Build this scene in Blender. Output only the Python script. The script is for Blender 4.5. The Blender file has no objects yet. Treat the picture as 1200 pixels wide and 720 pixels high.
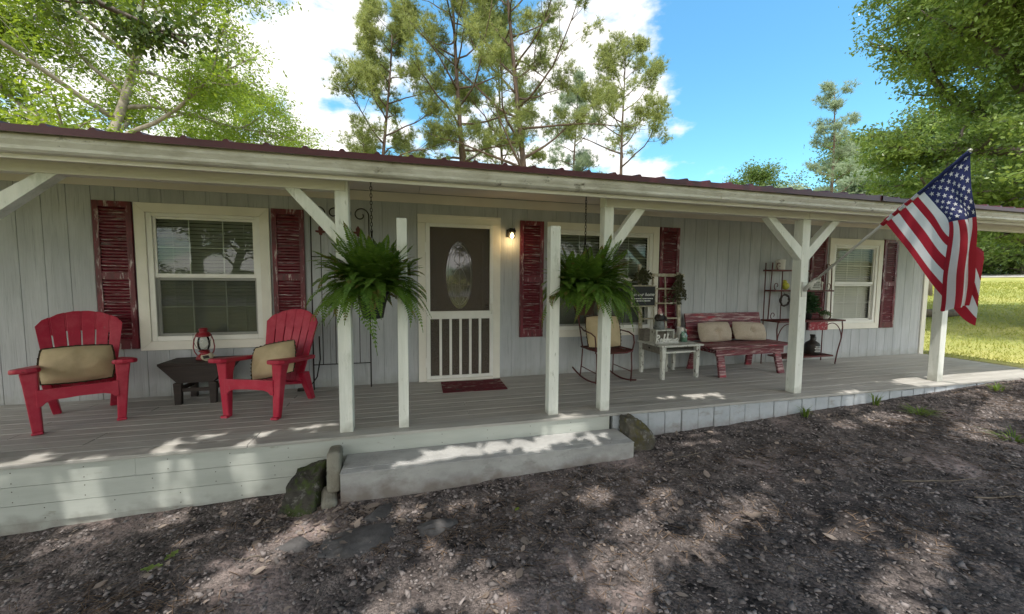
import bpy, math, random
import numpy as np
from mathutils import Vector, Matrix
R = math.radians
rnd = random.Random(7)
sc = bpy.context.scene
C = sc.collection

# ------------------------------------------------------------------ helpers
class MB:
    """collects simple shapes; build() links them as ONE mesh object"""
    def __init__(s): s.v = []; s.f = []; s.m = []; s.sm = []
    def add(s, vs, fs, mi=0, sm=False):
        o = len(s.v); s.v += [tuple(v) for v in vs]
        for f in fs: s.f.append(tuple(i + o for i in f)); s.m.append(mi); s.sm.append(sm)
        return s
    def hexa(s, p, mi=0):   # 8 points: bottom 4 ccw, top 4 ccw
        return s.add(p, [(3,2,1,0),(4,5,6,7),(0,1,5,4),(1,2,6,5),(2,3,7,6),(3,0,4,7)], mi)
    def box(s, x0, x1, y0, y1, z0, z1, mi=0):
        return s.hexa([(x0,y0,z0),(x1,y0,z0),(x1,y1,z0),(x0,y1,z0),(x0,y0,z1),(x1,y0,z1),(x1,y1,z1),(x0,y1,z1)], mi)
    def bar(s, a, b, w, d, mi=0, up=(0,0,1)):   # rectangular bar from a to b
        a = Vector(a); b = Vector(b); t = (b-a).normalized(); u = Vector(up)
        if abs(t.dot(u)) > .98: u = Vector((0,1,0))
        x = t.cross(u).normalized(); y = x.cross(t).normalized()
        P = []
        for c in (a, b):
            for i, j in ((-1,-1),(1,-1),(1,1),(-1,1)): P.append(c + x*(i*w/2) + y*(j*d/2))
        return s.hexa(P, mi)
    def prism(s, poly, fn, d0, d1, mi=0):  # poly of 2d points, fn(a,b,d)->3d
        n = len(poly)
        vs = [fn(a,b,d0) for a,b in poly] + [fn(a,b,d1) for a,b in poly]
        fs = [tuple(range(n-1,-1,-1)), tuple(range(n,2*n))]
        fs += [(i,(i+1)%n,n+(i+1)%n,n+i) for i in range(n)]
        return s.add(vs, fs, mi)
    def tube(s, pts, rad, n=6, mi=0, cap=True, sm=True):
        pts = [Vector(p) for p in pts]
        if not hasattr(rad, '__len__'): rad = [rad]*len(pts)
        vs = []; fs = []; ref = None
        for i, p in enumerate(pts):
            t = (pts[min(i+1,len(pts)-1)] - pts[max(i-1,0)])
            if t.length < 1e-9: t = Vector((0,0,1))
            t.normalize()
            if ref is None: ref = Vector((1,0,0)) if abs(t.x) < .8 else Vector((0,1,0))
            x = (ref - t*ref.dot(t)).normalized(); y = t.cross(x); ref = x
            for k in range(n):
                a = 2*math.pi*k/n
                vs.append(p + (x*math.cos(a) + y*math.sin(a))*rad[i])
        for i in range(len(pts)-1):
            for k in range(n):
                fs.append((i*n+k, i*n+(k+1)%n, (i+1)*n+(k+1)%n, (i+1)*n+k))
        if cap:
            fs.append(tuple(range(n-1,-1,-1))); fs.append(tuple(range((len(pts)-1)*n, len(pts)*n)))
        return s.add(vs, fs, mi, sm)
    def lathe(s, prof, c=(0,0,0), n=20, mi=0, sm=True, cap=True):
        return s.tube_z(prof, c, n, mi, sm, cap)
    def tube_z(s, prof, c, n, mi, sm, cap):
        vs = []; fs = []
        for r, z in prof:
            for k in range(n):
                a = 2*math.pi*k/n; vs.append((c[0]+r*math.cos(a), c[1]+r*math.sin(a), c[2]+z))
        for i in range(len(prof)-1):
            for k in range(n): fs.append((i*n+k, i*n+(k+1)%n, (i+1)*n+(k+1)%n, (i+1)*n+k))
        if cap:
            fs.append(tuple(range(n-1,-1,-1))); fs.append(tuple(range((len(prof)-1)*n, len(prof)*n)))
        return s.add(vs, fs, mi, sm)
    def grid(s, nu, nv, fn, mi=0, sm=True, mfn=None):
        o = len(s.v)
        for j in range(nv+1):
            for i in range(nu+1): s.v.append(tuple(fn(i/nu, j/nv)))
        for j in range(nv):
            for i in range(nu):
                s.f.append((o+j*(nu+1)+i, o+j*(nu+1)+i+1, o+(j+1)*(nu+1)+i+1, o+(j+1)*(nu+1)+i))
                s.m.append(mfn((i+.5)/nu, (j+.5)/nv) if mfn else mi); s.sm.append(sm)
        return s
    def build(s, name, mats, parent=None, bevel=0, loc=None, segs=2):
        me = bpy.data.meshes.new(name); me.from_pydata(s.v, [], s.f)
        if not isinstance(mats, (list, tuple)): mats = [mats]
        for m in mats: me.materials.append(m)
        me.polygons.foreach_set('material_index', s.m); me.polygons.foreach_set('use_smooth', s.sm)
        me.update()
        o = bpy.data.objects.new(name, me); C.objects.link(o)
        if parent: o.parent = parent
        if loc: o.location = loc
        if bevel:
            b = o.modifiers.new('bevel', 'BEVEL'); b.width = bevel; b.segments = segs; b.limit_method = 'ANGLE'; b.angle_limit = R(40)
        return o

def np_mesh(name, V, F, mats, parent=None, smooth=False, mi=None):
    V = np.asarray(V, np.float32); F = np.asarray(F, np.int32); n, k = F.shape
    me = bpy.data.meshes.new(name)
    me.vertices.add(len(V)); me.vertices.foreach_set('co', V.ravel())
    me.loops.add(n*k); me.loops.foreach_set('vertex_index', F.ravel())
    me.polygons.add(n); me.polygons.foreach_set('loop_start', np.arange(0, n*k, k, dtype=np.int32))
    if not isinstance(mats, (list, tuple)): mats = [mats]
    for m in mats: me.materials.append(m)
    if mi is not None: me.polygons.foreach_set('material_index', np.asarray(mi, np.int32))
    if smooth: me.polygons.foreach_set('use_smooth', np.ones(n, bool))
    me.update(calc_edges=True); me.validate()
    o = bpy.data.objects.new(name, me); C.objects.link(o)
    if parent: o.parent = parent
    return o

def tag(o, label, cat, group=None):
    o['label'] = label; o['category'] = cat
    if group: o['group'] = group
    return o
def thing(name, label, cat, loc=(0,0,0), rz=0, group=None):
    o = bpy.data.objects.new(name, None); C.objects.link(o)
    o.empty_display_size = .1
    o.location = loc; o.rotation_euler = (0,0,rz)
    return tag(o, label, cat, group)
def dup(o, parent=None):
    c = o.copy(); C.objects.link(c)
    if parent: c.parent = parent
    for ch in list(o.children): dup(ch, c)
    return c
def struct(o): o['kind'] = 'structure'; return o
def stuff(o): o['kind'] = 'stuff'; return o

# ------------------------------------------------------------------ materials
def nodes(m):
    m.use_nodes = True; nt = m.node_tree
    return nt, nt.nodes, nt.links
def mat(name, col, rough=.6, col2=None, scale=(8,8,8), thr=(.4,.65), bump=0, bscale=None, spec=.4, detail=6, coord='Object',
        edge=None, edge_thr=(.5,.56), trans=0, metal=0, vary=.0, extra=None, grime=None):
    """procedural paint/wood/stone: base colour broken up by noise, optional second layer (scuffs), bump"""
    m = bpy.data.materials.new(name); nt, N, L = nodes(m)
    b = N['Principled BSDF']; b.inputs['Roughness'].default_value = rough; b.inputs['Metallic'].default_value = metal
    b.inputs['Specular IOR Level'].default_value = spec
    tc = N.new('ShaderNodeTexCoord'); mp = N.new('ShaderNodeMapping'); mp.inputs['Scale'].default_value = scale
    L.new(tc.outputs[coord], mp.inputs['Vector'])
    oi = N.new('ShaderNodeObjectInfo'); om = N.new('ShaderNodeVectorMath'); om.operation = 'SCALE'; om.inputs['Scale'].default_value = 1.37; L.new(oi.outputs['Location'], om.inputs[0])
    oa = N.new('ShaderNodeVectorMath'); oa.operation = 'ADD'; L.new(tc.outputs[coord], oa.inputs[0]); L.new(om.outputs[0], oa.inputs[1]); L.new(oa.outputs[0], mp.inputs['Vector'])
    nz = N.new('ShaderNodeTexNoise'); nz.inputs['Scale'].default_value = 1; nz.inputs['Detail'].default_value = detail; nz.inputs['Roughness'].default_value = .65
    L.new(mp.outputs[0], nz.inputs['Vector'])
    rp = N.new('ShaderNodeMapRange'); rp.inputs['From Min'].default_value = thr[0]; rp.inputs['From Max'].default_value = thr[1]
    L.new(nz.outputs['Fac'], rp.inputs['Value'])
    mx = N.new('ShaderNodeMix'); mx.data_type = 'RGBA'; mx.inputs['A'].default_value = (*col, 1)
    c2 = col2 or tuple(c*.8 for c in col); mx.inputs['B'].default_value = (*c2, 1)
    L.new(rp.outputs[0], mx.inputs['Factor'])
    out = mx.outputs['Result']
    if extra:   # (colour, scale, thr) third layer
        for (ec, es, et) in extra:
            mp2 = N.new('ShaderNodeMapping'); mp2.inputs['Scale'].default_value = es; mp2.inputs['Location'].default_value = (3.1,1.7,.4); L.new(oa.outputs[0], mp2.inputs['Vector'])
            n2 = N.new('ShaderNodeTexNoise'); n2.inputs['Scale'].default_value = 1; n2.inputs['Detail'].default_value = 7; n2.inputs['Roughness'].default_value = .7
            L.new(mp2.outputs[0], n2.inputs['Vector'])
            r2 = N.new('ShaderNodeMapRange'); r2.inputs['From Min'].default_value = et[0]-.05; r2.inputs['From Max'].default_value = et[1]-.05; L.new(n2.outputs['Fac'], r2.inputs['Value'])
            m2 = N.new('ShaderNodeMix'); m2.data_type = 'RGBA'; m2.inputs['B'].default_value = (*ec, 1)
            L.new(out, m2.inputs['A']); L.new(r2.outputs[0], m2.inputs['Factor']); out = m2.outputs['Result']
    if edge:   # worn edges
        ge = N.new('ShaderNodeNewGeometry'); r3 = N.new('ShaderNodeMapRange')
        r3.inputs['From Min'].default_value = edge_thr[0]; r3.inputs['From Max'].default_value = edge_thr[1]
        ad = N.new('ShaderNodeMath'); ad.operation = 'MULTIPLY_ADD'; ad.inputs[1].default_value = .12
        sb = N.new('ShaderNodeMath'); sb.operation = 'SUBTRACT'; sb.inputs[1].default_value = .5
        L.new(nz.outputs['Fac'], sb.inputs[0]); L.new(sb.outputs[0], ad.inputs[0]); L.new(ge.outputs['Pointiness'], ad.inputs[2]); L.new(ad.outputs[0], r3.inputs['Value'])
        m3 = N.new('ShaderNodeMix'); m3.data_type = 'RGBA'; m3.inputs['B'].default_value = (*edge, 1)
        L.new(out, m3.inputs['A']); L.new(r3.outputs[0], m3.inputs['Factor']); out = m3.outputs['Result']
    if grime:   # soil splashed up from the ground
        z0, z1, gc_ = grime; sp = N.new('ShaderNodeSeparateXYZ'); L.new(tc.outputs[coord], sp.inputs[0])
        n4 = N.new('ShaderNodeTexNoise'); n4.inputs['Scale'].default_value = 9; n4.inputs['Detail'].default_value = 6; L.new(tc.outputs[coord], n4.inputs['Vector'])
        ma = N.new('ShaderNodeMath'); ma.operation = 'MULTIPLY_ADD'; ma.inputs[1].default_value = -.30; L.new(n4.outputs['Fac'], ma.inputs[0])
        m5 = N.new('ShaderNodeMath'); m5.operation = 'ADD'; m5.inputs[1].default_value = .15; L.new(sp.outputs[2], ma.inputs[2]); L.new(ma.outputs[0], m5.inputs[0])
        r4 = N.new('ShaderNodeMapRange'); r4.inputs['From Min'].default_value = z1; r4.inputs['From Max'].default_value = z0; r4.inputs['To Max'].default_value = .8; L.new(m5.outputs[0], r4.inputs['Value'])
        m4 = N.new('ShaderNodeMix'); m4.data_type = 'RGBA'; m4.inputs['B'].default_value = (*gc_,1); L.new(out, m4.inputs['A']); L.new(r4.outputs[0], m4.inputs['Factor']); out = m4.outputs['Result']
    L.new(out, b.inputs['Base Color'])
    if bump:
        bs = N.new('ShaderNodeMapping'); bs.inputs['Scale'].default_value = bscale or scale; L.new(tc.outputs[coord], bs.inputs['Vector'])
        bn = N.new('ShaderNodeTexNoise'); bn.inputs['Scale'].default_value = 1; bn.inputs['Detail'].default_value = 5; L.new(bs.outputs[0], bn.inputs['Vector'])
        bp = N.new('ShaderNodeBump'); bp.inputs['Strength'].default_value = bump; bp.inputs['Distance'].default_value = .01
        L.new(bn.outputs['Fac'], bp.inputs['Height']); L.new(bp.outputs[0], b.inputs['Normal'])
    if trans:
        tl = N.new('ShaderNodeBsdfTranslucent'); L.new(out, tl.inputs['Color'])
        ms = N.new('ShaderNodeMixShader'); ms.inputs[0].default_value = trans
        L.new(b.outputs[0], ms.inputs[1]); L.new(tl.outputs[0], ms.inputs[2]); L.new(ms.outputs[0], N['Material Output'].inputs[0])
    return m
def leaf_mat(name, c1, c2, trans=.35, rough=.5, scale=.9, tcol=None):
    m = bpy.data.materials.new(name); nt, N, L = nodes(m); b = N['Principled BSDF']
    b.inputs['Roughness'].default_value = rough; b.inputs['Specular IOR Level'].default_value = .35
    ge = N.new('ShaderNodeNewGeometry'); tc = N.new('ShaderNodeTexCoord')
    nz = N.new('ShaderNodeTexNoise'); nz.inputs['Scale'].default_value = scale; nz.inputs['Detail'].default_value = 3; L.new(tc.outputs['Object'], nz.inputs['Vector'])
    ad = N.new('ShaderNodeMath'); ad.operation = 'MULTIPLY_ADD'; ad.inputs[1].default_value = .55; L.new(ge.outputs['Random Per Island'], ad.inputs[0])
    mr = N.new('ShaderNodeMapRange'); mr.inputs['From Min'].default_value = .3; mr.inputs['From Max'].default_value = .7; mr.inputs['To Max'].default_value = .5
    L.new(nz.outputs['Fac'], mr.inputs['Value']); L.new(mr.outputs[0], ad.inputs[2])
    mx = N.new('ShaderNodeMix'); mx.data_type = 'RGBA'; mx.inputs['A'].default_value = (*c1,1); mx.inputs['B'].default_value = (*c2,1); L.new(ad.outputs[0], mx.inputs['Factor'])
    L.new(mx.outputs['Result'], b.inputs['Base Color'])
    tl = N.new('ShaderNodeBsdfTranslucent')
    hs = N.new('ShaderNodeHueSaturation'); hs.inputs['Hue'].default_value = .48; hs.inputs['Value'].default_value = 1.5; hs.inputs['Saturation'].default_value = 1.1
    L.new(mx.outputs['Result'], hs.inputs['Color']); L.new(hs.outputs[0], tl.inputs['Color'])
    ms = N.new('ShaderNodeMixShader'); ms.inputs[0].default_value = trans
    L.new(b.outputs[0], ms.inputs[1]); L.new(tl.outputs[0], ms.inputs[2]); L.new(ms.outputs[0], N['Material Output'].inputs[0])
    return m
def glass_mat(name, tint=(.9,.95,.92), mult=1.6, rough=.0):
    m = bpy.data.materials.new(name); nt, N, L = nodes(m); N.remove(N['Principled BSDF'])
    fr = N.new('ShaderNodeFresnel'); fr.inputs[0].default_value = 1.5
    mu = N.new('ShaderNodeMath'); mu.operation = 'MULTIPLY'; mu.inputs[1].default_value = mult; mu.use_clamp = True; L.new(fr.outputs[0], mu.inputs[0])
    tr = N.new('ShaderNodeBsdfTransparent'); tr.inputs[0].default_value = (*tint,1)
    gl = N.new('ShaderNodeBsdfGlossy'); gl.inputs['Roughness'].default_value = rough
    tc = N.new('ShaderNodeTexCoord'); nz = N.new('ShaderNodeTexNoise'); nz.inputs['Scale'].default_value = 3.0; L.new(tc.outputs['Object'], nz.inputs['Vector'])
    bp = N.new('ShaderNodeBump'); bp.inputs['Strength'].default_value = .03; bp.inputs['Distance'].default_value = .05; L.new(nz.outputs['Fac'], bp.inputs['Height']); L.new(bp.outputs[0], gl.inputs['Normal'])
    ms = N.new('ShaderNodeMixShader'); L.new(mu.outputs[0], ms.inputs[0]); L.new(tr.outputs[0], ms.inputs[1]); L.new(gl.outputs[0], ms.inputs[2])
    L.new(ms.outputs[0], N['Material Output'].inputs[0]); return m

M = {}
M['siding'] = mat('grey_siding', (.445,.46,.475), .75, (.37,.385,.40), (9,9,1.1), (.35,.7), bump=.35, bscale=(60,60,3),
                  grime=(-.06,.14,(.30,.30,.27)), extra=[((.52,.54,.56),(3,3,.6),(.5,.8)), ((.27,.285,.30),(60,60,2.0),(.62,.76))])
M['trim'] = mat('cream_trim', (.82,.79,.71), .55, (.72,.69,.62), (2.2,2.2,2.2), (.4,.75), bump=.08, bscale=(30,30,30))
M['vinyl'] = mat('white_vinyl', (.84,.83,.79), .4, (.78,.77,.72), (4,4,4))
M['post'] = mat('weathered_white_post_paint', (.82,.83,.77), .65, (.70,.72,.66), (14,14,2.2), (.4,.7), bump=.25, bscale=(60,60,5),
                extra=[((.30,.30,.22),(30,30,7),(.66,.78)), ((.42,.45,.36),(5,5,2),(.62,.85))], grime=(-.05,.10,(.36,.35,.29)))
M['gutter'] = mat('stained_cream_gutter', (.80,.78,.73), .5, (.68,.66,.60), (1.2,6,14), (.45,.75), bump=.05,
                  extra=[((.09,.075,.05),(5,3,9),(.655,.74)), ((.40,.37,.29),(1.6,3,5),(.5,.75)), ((.06,.05,.04),(16,20,40),(.70,.76))])
M['soffit'] = mat('cream_soffit', (.74,.69,.61), .7, (.66,.61,.54), (1.5,1.5,1.5), bump=.06)
M['fascia'] = mat('cream_beam', (.78,.75,.68), .65, (.68,.65,.58), (1.2,9,9), (.4,.75), bump=.15, bscale=(4,40,40),
                  extra=[((.30,.27,.2),(2,12,12),(.68,.82))])
M['roof'] = mat('dark_red_metal_roof', (.10,.012,.022), .35, (.075,.01,.016), (3,3,3), spec=.5)
M['deck'] = mat('grey_deck_paint', (.43,.415,.385), .6, (.325,.315,.295), (.9,9,9), (.38,.68), bump=.2, bscale=(3,50,50),
                extra=[((.21,.21,.18),(1.6,14,14),(.6,.78)), ((.46,.47,.44),(.7,5,5),(.6,.8))])
M['fboard'] = mat('grey_white_fascia_paint', (.46,.485,.45), .6, (.385,.41,.375), (1.2,6,6), (.4,.7), bump=.15, bscale=(4,40,40),
                  extra=[((.25,.25,.2),(5,10,14),(.68,.8)), ((.10,.09,.08),(30,30,30),(.73,.77))], grime=(-.52,-.36,(.16,.14,.12)))
M['block'] = mat('painted_concrete_block', (.46,.49,.52), .8, (.38,.41,.44), (6,6,6), (.35,.7), bump=.4, bscale=(70,70,70),
                 extra=[((.28,.27,.25),(4,4,9),(.62,.8))], grime=(-.30,-.14,(.2,.17,.15)))
M['step'] = mat('painted_concrete_step', (.43,.43,.42), .8, (.30,.30,.295), (3,5,6), (.35,.7), bump=.7, bscale=(45,45,45),
                extra=[((.24,.24,.22),(3,9,7),(.62,.78)), ((.5,.46,.4),(2,2,6),(.66,.85)), ((.14,.13,.12),(26,26,26),(.70,.76))], grime=(-.37,-.24,(.17,.14,.12)))
M['shutter'] = mat('distressed_burgundy_glints', (.145,.008,.022), .4, (.085,.006,.014), (30,30,9), (.4,.65), spec=.5,
                   extra=[((.20,.012,.03),(2,20,60),(.55,.75)), ((.62,.56,.56),(3.5,30,55),(.62,.70))])  # pale streaks: scuffs, plus louvre-edge highlights painted into the colour
M['shutter2'] = mat('scuffed_burgundy_rail', (.135,.008,.022), .45, (.07,.005,.012), (20,20,5), (.4,.65), spec=.5,
                   extra=[((.20,.012,.03),(9,9,3),(.55,.75)), ((.60,.53,.53),(22,22,5),(.60,.72))])
M['door'] = mat('brown_door', (.075,.048,.033), .5, (.055,.035,.024), (12,12,2))
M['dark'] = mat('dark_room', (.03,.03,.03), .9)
M['blind'] = mat('window_blind', (.60,.59,.52), .6, (.52,.51,.45), (2,2,2))
M['glass'] = glass_mat('window_glass', (.72,.77,.70), 1.15)
M['glass2'] = glass_mat('plain_glass', (.9,.92,.9), .45)
M['blind2'] = mat('lit_window_blind', (.84,.83,.78), .6, (.78,.77,.72), (2,2,2))  # paler copy of the blind: daylight on it is put into the colour
M['oval'] = glass_mat('leaded_oval_glass', (.3,.33,.3), 4.5, .03)
M['iron'] = mat('black_iron', (.012,.012,.012), .5, (.03,.018,.012), (20,20,20))
M['rust'] = mat('rusty_red_iron', (.12,.02,.022), .6, (.07,.03,.02), (25,25,25), bump=.2, bscale=(80,80,80))
M['redplastic'] = mat('dark_red_plastic', (.46,.016,.05), .42, (.38,.014,.042), (3,3,3), (.4,.7), spec=.45, bump=.05, bscale=(60,60,60), extra=[((.52,.055,.09),(4,4,4),(.52,.72)), ((.36,.15,.15),(16,16,5),(.67,.82)), ((.22,.02,.03),(22,22,22),(.68,.78))])
M['tan'] = mat('tan_fabric', (.56,.45,.28), .9, (.48,.385,.235), (6,6,6), bump=.3, bscale=(9,9,9))
M['linen'] = mat('taupe_linen', (.46,.39,.31), .92, (.39,.33,.26), (60,60,60), bump=.25, bscale=(12,12,12))
M['fringe'] = mat('brown_fringe', (.055,.038,.022), .95, (.03,.02,.012), (60,60,60))
M['dkwood'] = mat('dark_brown_wood', (.040,.027,.024), .6, (.022,.016,.015), (3,40,40), bump=.25, bscale=(4,60,60))
M['redwood'] = mat('worn_red_bench_paint', (.155,.026,.038), .55, (.11,.018,.028), (3,20,20), bump=.25, bscale=(5,60,60),
                   extra=[((.45,.34,.32),(3.5,30,40),(.54,.68)), ((.33,.015,.03),(3,14,14),(.6,.7))])
M['whitewood'] = mat('chipped_white_wood', (.62,.62,.57), .7, (.5,.5,.45), (9,9,9), bump=.3, bscale=(40,40,40),
                     extra=[((.12,.10,.085),(24,24,13),(.61,.68))])
M['greywood'] = mat('weathered_grey_wood', (.24,.22,.19), .8, (.16,.145,.12), (6,30,30), bump=.3, bscale=(8,60,60))
M['oldwood'] = mat('old_cream_wood', (.42,.37,.27), .75, (.3,.26,.18), (20,20,6), bump=.25, bscale=(60,60,8), extra=[((.62,.6,.52),(12,12,12),(.55,.7))])
M['board'] = mat('black_sign_board', (.014,.015,.016), .6, (.02,.02,.022), (8,8,8))
M['whitepaint'] = mat('white_lettering', (.78,.78,.75), .6, (.7,.7,.66), (20,20,20))
M['redenamel'] = mat('red_enamel', (.28,.012,.022), .35, (.2,.01,.018), (10,10,10), spec=.5)
M['clearglass'] = glass_mat('lantern_glass', (.85,.87,.86), 1.3)
M['greenglass'] = glass_mat('pale_green_glass', (.62,.80,.72), 2.5)
M['cream'] = mat('cream_paint', (.6,.55,.42), .6, (.5,.45,.33), (20,20,20))
M['ceramic'] = mat('white_ceramic', (.66,.64,.6), .35, (.58,.56,.52), (10,10,10))
M['yellow'] = mat('yellow_green_glaze', (.45,.42,.04), .4, (.3,.33,.04), (20,20,20))
M['mat'] = mat('dark_red_door_mat', (.13,.008,.018), .95, (.09,.007,.014), (14,14,14), (.35,.65), bump=.5, bscale=(120,120,120),
               extra=[((.25,.19,.16),(4,11,4),(.60,.66)), ((.06,.055,.05),(3,7,3),(.63,.69))])
M['rock'] = mat('mossy_rock', (.055,.05,.04), .9, (.018,.017,.014), (5,5,5), (.35,.65), bump=1.0, bscale=(14,14,14),
                extra=[((.04,.055,.014),(9,9,9),(.54,.62)), ((.15,.145,.13),(13,13,13),(.62,.72))])
M['rock2'] = mat('lichen_rock', (.11,.10,.08), .9, (.05,.046,.036), (6,6,6), (.35,.65), bump=1.0, bscale=(16,16,16),
                 extra=[((.08,.07,.02),(5,5,5),(.56,.66)), ((.2,.195,.18),(15,15,15),(.6,.7))])
M['flat'] = mat('flat_grey_stone', (.10,.095,.095), .85, (.05,.047,.047), (6,6,6), bump=.8, bscale=(30,30,30))
M['capstone'] = mat('weathered_cap_stone', (.24,.23,.19), .9, (.16,.15,.12), (7,7,7), bump=.5, bscale=(50,50,50))
M['chain'] = mat('dark_chain', (.02,.018,.016), .45, metal=.6)
M['blackpot'] = mat('black_pot', (.012,.012,.013), .5)
M['brownpot'] = mat('brown_pot', (.085,.045,.028), .8, (.05,.028,.018), (30,30,30), bump=.5, bscale=(40,40,90))
M['bark'] = mat('grey_bark', (.16,.135,.11), .9, (.085,.07,.055), (9,9,2.4), bump=.8, bscale=(16,16,4))
M['pinebark'] = mat('pine_bark', (.15,.105,.08), .9, (.07,.05,.04), (7,7,2), bump=.8, bscale=(14,14,4))
M['palebark'] = mat('pale_bark', (.34,.30,.25), .85, (.2,.175,.14), (5,5,1.6), bump=.5, bscale=(12,12,4))
M['fern'] = leaf_mat('fern_green', (.05,.125,.018), (.17,.28,.05), .4, .45, 6)
M['fernold'] = leaf_mat('browning_fern', (.12,.10,.03), (.22,.19,.05), .3, .6, 6)
M['needle'] = leaf_mat('pine_needle', (.15,.195,.065), (.30,.34,.12), .42, .5, .5)
M['needlefar'] = leaf_mat('hazy_far_needle', (.19,.26,.18), (.32,.38,.25), .42, .5, .5)  # paler, bluer needle: distance haze is put into the colour
M['oakleaf'] = leaf_mat('oak_leaf', (.075,.145,.03), (.29,.38,.105), .42, .3, .5)
M['limeleaf'] = leaf_mat('lime_leaf', (.10,.18,.025), (.30,.40,.07), .5, .45, .5)
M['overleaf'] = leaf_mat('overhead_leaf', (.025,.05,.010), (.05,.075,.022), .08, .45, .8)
M['boughleaf'] = leaf_mat('shaded_bough_leaf', (.04,.075,.015), (.09,.14,.03), .4, .4, .8)  # darker oak leaf: the bough's shade is put into the colour
M['hedge'] = leaf_mat('far_leaf', (.06,.11,.025), (.14,.20,.05), .35, .5, .2)
M['grassblade'] = leaf_mat('grass_blade', (.22,.26,.05), (.40,.40,.12), .35, .6, .15)
M['weed'] = leaf_mat('weed_blade', (.08,.15,.025), (.2,.27,.06), .35, .5, 3)
M['dryleaf'] = leaf_mat('dry_leaf', (.10,.075,.06), (.40,.33,.28), .2, .8, 4)
M['straw'] = leaf_mat('pine_straw', (.10,.065,.045), (.30,.21,.14), 0, .9, 3)
M['twig'] = mat('bare_twig', (.22,.18,.14), .9, (.12,.1,.08), (20,20,20))
M['stone'] = leaf_mat('gravel_chip', (.014,.013,.013), (.32,.28,.27), 0, .9, 5)
M['alu'] = mat('white_metal_pole', (.62,.61,.58), .35, (.55,.54,.5), (9,9,9), metal=.2)
M['flagred'] = mat('flag_red', (.42,.016,.035), .75, (.36,.014,.03), (4,4,4), trans=.35, bump=.15, bscale=(12,12,12))
M['flagwhite'] = mat('flag_white', (.76,.76,.78), .75, (.7,.7,.72), (4,4,4), trans=.35, bump=.15, bscale=(12,12,12))
M['flagblue'] = mat('flag_blue', (.022,.03,.12), .75, (.018,.024,.10), (4,4,4), trans=.25, bump=.15, bscale=(12,12,12))
def emis(name, col, st):
    m = bpy.data.materials.new(name); nt, N, L = nodes(m); b = N['Principled BSDF']
    b.inputs['Emission Color'].default_value = (*col,1); b.inputs['Emission Strength'].default_value = st; b.inputs['Base Color'].default_value = (*col,1); return m
M['bulb'] = emis('lit_bulb', (1,.72,.32), 9)
def screen_mat(col=(.17,.145,.12), op=.42):
    m = bpy.data.materials.new('insect_screen'); nt, N, L = nodes(m); b = N['Principled BSDF']
    b.inputs['Base Color'].default_value = (*col,1); b.inputs['Roughness'].default_value = .8
    tr = N.new('ShaderNodeBsdfTransparent'); ms = N.new('ShaderNodeMixShader'); ms.inputs[0].default_value = op
    L.new(tr.outputs[0], ms.inputs[1]); L.new(b.outputs[0], ms.inputs[2]); L.new(ms.outputs[0], N['Material Output'].inputs[0]); return m
M['screen'] = screen_mat(); M['screen2'] = screen_mat((.05,.055,.05), .45)

# ------------------------------------------------------------------ sun, sky, camera
SUN = Vector((-.10, -.30, .95)).normalized()
elev = math.asin(SUN.z)
w = bpy.data.worlds.new('World'); sc.world = w; w.use_nodes = True
nt = w.node_tree; N = nt.nodes; L = nt.links
sky = N.new('ShaderNodeTexSky'); sky.sky_type = 'NISHITA'; sky.sun_disc = False
sky.sun_elevation = elev; sky.sun_rotation = math.atan2(SUN.x, SUN.y); sky.air_density = 1.0; sky.dust_density = .6; sky.ozone_density = 3.0
tc = N.new('ShaderNodeTexCoord'); sep = N.new('ShaderNodeSeparateXYZ'); L.new(tc.outputs['Generated'], sep.inputs[0])
hs = N.new('ShaderNodeHueSaturation'); hs.inputs['Saturation'].default_value = 1.15; hs.inputs['Value'].default_value = 1.0; L.new(sky.outputs[0], hs.inputs['Color'])
cn = N.new('ShaderNodeTexNoise'); cn.inputs['Scale'].default_value = 7.5; cn.inputs['Detail'].default_value = 9; cn.inputs['Roughness'].default_value = .56
cm = N.new('ShaderNodeMapping'); cm.inputs['Scale'].default_value = (1,1,1.9); cm.inputs['Location'].default_value = (.3,.1,.2); L.new(tc.outputs['Generated'], cm.inputs['Vector']); L.new(cm.outputs[0], cn.inputs['Vector'])
# cloud banks by compass direction; the broad one behind the viewer is added fill
acc = None
for (d, tight, amp) in [((-.30,.86,.38), 20, .36), ((.36,.76,.49), 52, .50), ((.50,.80,.24), 70, .30), ((.13,.93,.28), 40, .24), ((-.7,.6,.30), 12, .25),
                        ((.78,.60,.16), 60, .22), ((0,-.8,.6), 1.6, .55), ((.2,.74,.62), 60, -.2), ((.68,.55,.46), 22, -.35), ((-.75,-.3,.5), 4, .2)]:
    v = Vector(d).normalized(); dp = N.new('ShaderNodeVectorMath'); dp.operation = 'DOT_PRODUCT'; dp.inputs[1].default_value = v; L.new(tc.outputs['Generated'], dp.inputs[0])
    a = N.new('ShaderNodeMath'); a.operation = 'MULTIPLY_ADD'; a.inputs[1].default_value = tight; a.inputs[2].default_value = -tight; L.new(dp.outputs['Value'], a.inputs[0])
    e = N.new('ShaderNodeMath'); e.operation = 'EXPONENT'; L.new(a.outputs[0], e.inputs[0])
    g = N.new('ShaderNodeMath'); g.operation = 'MULTIPLY_ADD'; g.inputs[1].default_value = amp; L.new(e.outputs[0], g.inputs[0])
    if acc is None: g.inputs[2].default_value = -.20
    else: L.new(acc.outputs[0], g.inputs[2])
    acc = g
ad = N.new('ShaderNodeMath'); ad.operation = 'ADD'; L.new(cn.outputs['Fac'], ad.inputs[0]); L.new(acc.outputs[0], ad.inputs[1])
cr = N.new('ShaderNodeMapRange'); cr.interpolation_type = 'SMOOTHSTEP'; cr.inputs['From Min'].default_value = .50; cr.inputs['From Max'].default_value = .72; L.new(ad.outputs[0], cr.inputs['Value'])
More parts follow.
